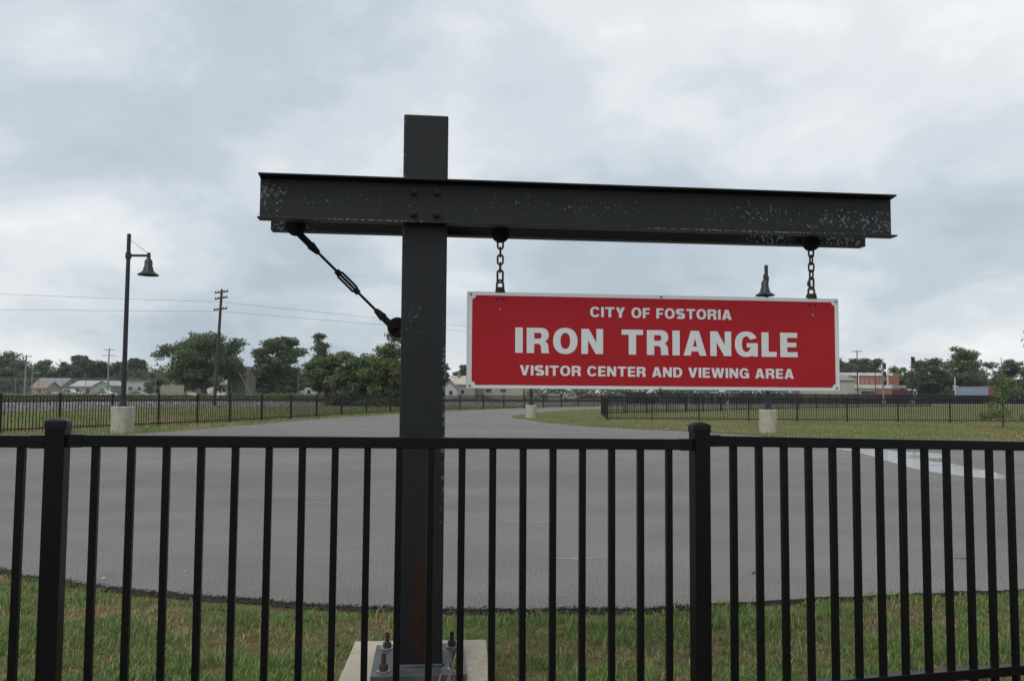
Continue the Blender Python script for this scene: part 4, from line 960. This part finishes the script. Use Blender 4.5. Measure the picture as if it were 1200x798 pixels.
# ================================================================== TREES
def leaf_cloud(lobes, n, size, r_, droop=0.0, shell=0.62):
    """leaf cards (bent quads) scattered in the outer shell of ellipsoid lobes: returns V,F"""
    L_ = np.array(lobes, float); vol = (L_[:, 3] * L_[:, 4] * L_[:, 5]) ** 0.72; idx = r_.choice(len(L_), n, p=vol / vol.sum()); l_ = L_[idx]
    d = r_.normal(size=(n, 3)); d /= np.linalg.norm(d, axis=1, keepdims=True)
    rad = shell + (1.08 - shell) * r_.random(n) ** 0.8
    lump = 1 + 0.22 * np.sin(d[:, 0] * 5.1 + idx) * np.sin(d[:, 1] * 4.3 + idx * 2) + 0.14 * np.sin(d[:, 2] * 9 + idx)
    c = l_[:, :3] + d * l_[:, 3:6] * (rad * lump)[:, None]
    nrm = d * 0.7 + r_.normal(size=(n, 3)) * 0.75; nrm[:, 2] += 0.25; nrm /= np.linalg.norm(nrm, axis=1, keepdims=True)
    t = np.cross(nrm, r_.normal(size=(n, 3))); t /= np.linalg.norm(t, axis=1, keepdims=True); b = np.cross(nrm, t)
    s_ = size * r_.uniform(.55, 1.4, n)[:, None]
    V = np.stack([c - t * s_, c - b * s_ * .55 + nrm * s_ * .12, c + t * s_, c + b * s_ * .55 + nrm * s_ * .12], 1).reshape(-1, 3)
    if droop: V[:, 2] -= droop * r_.random(n).repeat(4)
    F = np.arange(n * 4).reshape(-1, 4); return V, F
def tree(label, px0, px1, y, ztop, zbot, seed, mat='leaf_mid', n=5000, size=0.3, lobes=26, trunk=0.3, shape='round', name='tree', group='trees in the background', fork=0.35, dry=0, extra=()):
    """crown spans image columns px0..px1 at distance y, between zbot and ztop"""
    r_ = np.random.default_rng(seed); x0, x1 = U(px0) * y, U(px1) * y; W = (x1 - x0) / 2; cx = (x0 + x1) / 2; Hc = (ztop - zbot) / 2; cz = (ztop + zbot) / 2 - GZ
    o = thing(name, label, 'tree' if name != 'bush' else 'bush', (cx, y, GZ), 0, group); LB = []
    D = W * .85; ph = r_.uniform(0, 6.28, 8); lobes = int(lobes * 2.3); RS = math.sqrt(W * Hc)
    for i in range(lobes):
        d = r_.normal(size=3); d /= np.linalg.norm(d)
        if shape == 'bush': d[2] = d[2] if d[2] > 0 else d[2] * .5
        k_ = .93 + .16 * math.sin(3 * math.atan2(d[1], d[0]) + ph[0]) + .12 * math.sin(5 * d[2] + 2 * d[0] + ph[1]) + .08 * math.sin(9 * d[0] + ph[2])
        rad = k_ * r_.uniform(.30, 1.0) ** .55
        s_ = RS * r_.uniform(.16, .31) * (26 / lobes) ** .12
        p = d * rad
        if shape == 'bush' and r_.random() < .35: p[2] = -r_.uniform(.4, 1)
        if shape == 'tall': p[2] = r_.uniform(-1, 1); p[0] *= 1 - .45 * p[2]; p[1] *= 1 - .45 * p[2]
        if shape == 'wide' and p[2] < 0: p[2] *= .8
        q = np.array([p[0] * max(W - s_ * .6, W * .4), p[1] * max(D - s_ * .6, D * .4), cz + p[2] * (Hc - s_ * .4)])
        LB.append((q[0], q[1], max(q[2], s_ * .4), s_ * r_.uniform(.9, 1.5), s_ * r_.uniform(.9, 1.4), s_ * r_.uniform(.55, .85)))
    V, F = leaf_cloud(LB, int(n * 2.6), size * .78, r_, shell=.3)
    cr_ = obj('crown', raw_mesh('crown', V, F, mat), o)
    if dry:
        dl = [(l[0], l[1] - .2, l[2] * .75, l[3] * .9, l[4], l[5] * .9) for l in LB[:: 3]]
        V, F = leaf_cloud(dl, dry, size * .8, r_, shell=.8); obj('dry_foliage', raw_mesh('dry_foliage', V, F, 'leaf_dry'), o)
    m = MB(); zf = max(zbot - GZ, 0) + (ztop - zbot) * .12; zf = max(zf, (ztop - GZ) * .16)
    m.tube([(0, 0, -.1), (trunk * .3, 0, zf * .5), (0, 0, zf)], [trunk * 1.25, trunk, trunk * .8], 9); br = sorted(LB, key=lambda l: -l[3])[: 18]
    for l in br:
        e_ = Vector(l[:3]); s0 = Vector((0, 0, zf * r_.uniform(.85, 1.0))); md = s0.lerp(e_, .5) + Vector((0, 0, -.08 * (e_ - s0).length))
        m.tube([s0, md, e_], [trunk * .5, trunk * .3, trunk * .07], 6)
        for _ in range(2):
            e2 = e_ + Vector(np.clip(r_.normal(size=3), -1, 1)) * l[3] * .55; m.tube([md.lerp(e_, r_.uniform(0, .7)), e2], [trunk * .18, trunk * .04], 5)
    m.build('trunk', 'bark', o, smooth=True); return o
T_ = tree
T_('dark leafy tree at the far left edge', -45, 45, 230, 13.4, -1, 1, 'leaf_dark', 9000, .42, 30, .5)
T_('lighter rounded tree second from the left edge', 34, 66, 245, 11.6, -1, 2, 'leaf_mid', 4500, .42, 18, .4)
T_('low dark tree between two rounded trees at the left', 52, 90, 240, 9.4, -1, 3, 'leaf_dark', 5000, .42, 18, .4)
T_('rounded tree left of the pale utility pole', 76, 121, 240, 12.6, -1, 4, 'leaf_dark', 6500, .42, 24, .45)
T_('low tree right behind the pale utility pole', 108, 145, 245, 10.4, -1, 5, 'leaf_mid', 5000, .42, 18, .4)
T_('tree rising behind the left lamp post', 130, 176, 235, 12.6, -1, 6, 'leaf_dark', 7000, .42, 24, .45)
T_('small mid green tree right of the left lamp post', 148, 188, 225, 8.6, -1, 7, 'leaf_mid', 5500, .38, 18, .35)
T_('low green bush mass beside the big tree', 172, 202, 190, 6.2, .0, 8, 'leaf_mid', 4000, .34, 14, .3, 'bush', 'bush')
T_('biggest tree, wide crown with sky gaps behind the leaning pole', 186, 293, 145, 13.2, 0.6, 9, 'leaf_mid', 15000, .25, 34, .55, 'round')
T_('low hedge of shrubs behind the green house', 284, 330, 165, 7.0, .0, 10, 'leaf_dark', 6000, .30, 22, .3, 'bush', 'bush')
T_('round crowned tree right of the green house', 296, 354, 155, 12.8, 3.4, 11, 'leaf_mid', 8000, .25, 20, .4, 'round')
T_('dark shrubs below the round crowned tree', 308, 366, 172, 7.6, .0, 12, 'leaf_dark', 6500, .32, 22, .3, 'bush', 'bush')
T_('slim feathery treetop above the bushes left of the post', 361, 388, 130, 11.0, 2.0, 13, 'leaf_mid', 2200, .22, 22, .18, 'tall')
T_('shrubby tree with exposed short trunk beyond the left fence', 352, 414, 88, 6.0, .9, 14, 'leaf_mid', 8000, .16, 26, .22, 'wide', dry=900)
T_('dense tall bush right against the left side of the post', 386, 450, 84, 6.5, -.6, 15, 'leaf_mid', 9500, .16, 28, .2, 'bush', 'bush', dry=2600)
T_('brown tinged bush between the shrubby tree and the post', 372, 440, 92, 5.2, -.8, 44, 'leaf_mid', 7000, .17, 26, .2, 'bush', 'bush', dry=2600)
T_('dense bush partly hidden behind the post', 418, 488, 82, 7.9, -.6, 16, 'leaf_bright', 9500, .16, 28, .2, 'bush', 'bush', dry=2200)
T_('dark tree showing right beside the post', 498, 531, 190, 9.4, .2, 17, 'leaf_dark', 4500, .34, 16, .35)
T_('tree between the post and the left end of the sign', 526, 566, 210, 8.8, .2, 18, 'leaf_dark', 4500, .36, 16, .35)
T_('tree at the right end of the sign', 962, 1006, 220, 14.2, -1, 19, 'leaf_dark', 6000, .36, 20, .4)
T_('tree behind the single crossarm pole', 990, 1026, 225, 12.8, -1, 20, 'leaf_dark', 5000, .36, 18, .4)
T_('small tree top above the brick building', 1014, 1038, 225, 12.4, -1, 21, 'leaf_dark', 3200, .34, 12, .35)
T_('low trees behind the railway signal', 1028, 1078, 235, 10.8, -1, 22, 'leaf_mid', 5500, .36, 20, .4)
T_('broad dark tree right of the truck', 1064, 1116, 160, 10.8, -1, 23, 'leaf_dark', 10000, .27, 32, .45, 'bush')
T_('tallest tree on the right, brighter green crown', 1096, 1160, 168, 12.6, -1, 24, 'leaf_mid', 12000, .27, 36, .5, 'bush')
T_('rounded dark tree at the right edge', 1154, 1218, 190, 11.4, -1, 25, 'leaf_dark', 8500, .30, 28, .45, 'bush')
T_('far low trees in the gap between the right trees', 1140, 1176, 260, 9.0, .4, 26, 'leaf_mid', 3500, .4, 14, .4)
# far wood that closes the horizon
r_ = np.random.default_rng(77); LB = []
for i in range(900):
    x_ = r_.uniform(-330, 330); y_ = r_.uniform(310, 350); h_ = (4.5 if x_ > 120 else 10.0 if x_ < -70 else 6.5) + 4.0 * vnoise(np.array([x_ / 14.0 + 30]), np.array([2.0]), 9)[0]
    for k_ in range(2): LB.append((x_ + r_.normal(), y_, h_ * (.25 + .45 * k_), r_.uniform(2.5, 5), 3, h_ * .34))
V, F = leaf_cloud(LB, 80000, .6, r_, shell=.3)
o_ = obj('distant_wood', raw_mesh('distant_wood', V, F, 'leaf_mid')); o_['kind'] = 'stuff'; o_['label'] = 'distant wood closing the horizon behind the houses'; o_['category'] = 'wood'
# weeds and brush along the far side of the tracks
r_ = np.random.default_rng(78); LB = []
for i in range(900):
    y_ = r_.uniform(98, 150); x_ = y_ * r_.uniform(-.72, -.02); h_ = .25 + 1.5 * max(0, vnoise(np.array([x_ / 6.0 + 90]), np.array([y_ / 9]), 10)[0] - .25)
    LB.append((x_, y_, h_ * .45, r_.uniform(.5, 1.6), .6, h_ * .6))
V, F = leaf_cloud(LB, 32000, .14, r_, shell=.2)
o_ = obj('trackside_brush', raw_mesh('trackside_brush', V, F, 'leaf_bright')); o_['kind'] = 'stuff'; o_['label'] = 'weeds and low brush beyond the tracks on the left'; o_['category'] = 'brush'
# young planted trees
def sapling(label, x, y, top, crown_r, zc, seed, n, mat='leaf_bright', lean=0.0):
    r_ = np.random.default_rng(seed); o = thing('young_tree', label, 'tree', (x, y, GZ), 0, 'young planted trees'); LB = []; m = MB()
    m.tube([(0, 0, -.1), (.02, 0, top * .45), (lean, 0, top * .92)], [.035, .026, .010], 8)
    for i in range(13):
        z = r_.uniform(zc[0], zc[1]); a = r_.uniform(0, 6.28); rr = crown_r * r_.uniform(.35, 1.0) * (1 - .55 * max(0, (z - zc[0]) / (zc[1] - zc[0]) - .3))
        e_ = (rr * math.cos(a), rr * math.sin(a), z); LB.append((*e_, crown_r * .36, crown_r * .36, crown_r * .26)); m.tube([(0.01, 0, max(z - .45, .6)), (e_[0] * .6, e_[1] * .6, z - .08), e_], [.012, .008, .003], 5)
    V, F = leaf_cloud(LB, n, .07, r_, shell=.15); obj('crown', raw_mesh('crown', V, F, mat), o); m.build('trunk', 'bark', o, smooth=True); return o
sapling('young light green tree in front of the fence at the right', U(1174) * 36, 36, 2.7, 0.95, (.5, 2.3), 31, 850)
sapling('young tree behind the sign, only its thin trunk showing below', U(933) * 41, 41, 3.6, .8, (2.0, 3.3), 32, 900)
sapling('young tree just outside the right edge, one leafy twig reaching in', 10.06, 14.6, 3.3, 0.62, (2.2, 3.0), 33, 600)

# ================================================================== LITTLE THINGS ON THE LOT
def fleck(name, label, cat, x, y, s_, mat, rz):
    m = MB().add([(-s_, -s_ * .4, .006), (0, -s_ * .55, .012), (s_, 0, .008), (.1 * s_, s_ * .5, .014), (-.8 * s_, s_ * .4, .007), (0, 0, .022)], [(0, 1, 5), (1, 2, 5), (2, 3, 5), (3, 4, 5), (4, 0, 5), (0, 4, 3, 2, 1)])
    o = m.build(name, mat); o.location = (x, y, 0); o.rotation_euler = (0, 0, rz); tag(o, label, cat)
fleck('dead_leaf', 'dark dead leaf lying on the tarmac left of the post', 'leaf', -4.20, 12.3, .07, 'dead_leaf', .2)
fleck('dead_leaf', 'dark leaf on the tarmac behind the right fence bay', 'leaf', 1.92, 6.35, .03, 'dead_leaf', .1)
fleck('paper_scrap', 'white scrap lying at the tarmac edge near the left post', 'litter', -3.02, 6.00, .018, 'litter', .3)
fleck('pebble', 'pale pebble on the tarmac edge left of centre', 'stone', -2.52, 6.25, .009, 'litter', .9)

# ================================================================== HAZE: humid summer air
hz = NG('haze'); hz.t.nodes.remove(hz.b); hz.t.nodes.remove(hz.tc)
pv = hz.n('ShaderNodeVolumePrincipled'); pv.inputs['Color'].default_value = (0.86, 0.90, 0.94, 1); pv.inputs['Density'].default_value = 0.00022; pv.inputs['Anisotropy'].default_value = 0.2
hz.l(pv.outputs[0], hz.o.inputs['Volume']); MT['haze'] = hz.m
o_ = MB().box((0, 1270, 9.4), (3010, 2690, 20.9)).build('haze', 'haze'); o_['kind'] = 'stuff'; o_['label'] = 'thin humid haze hanging over the whole place'; o_['category'] = 'haze'
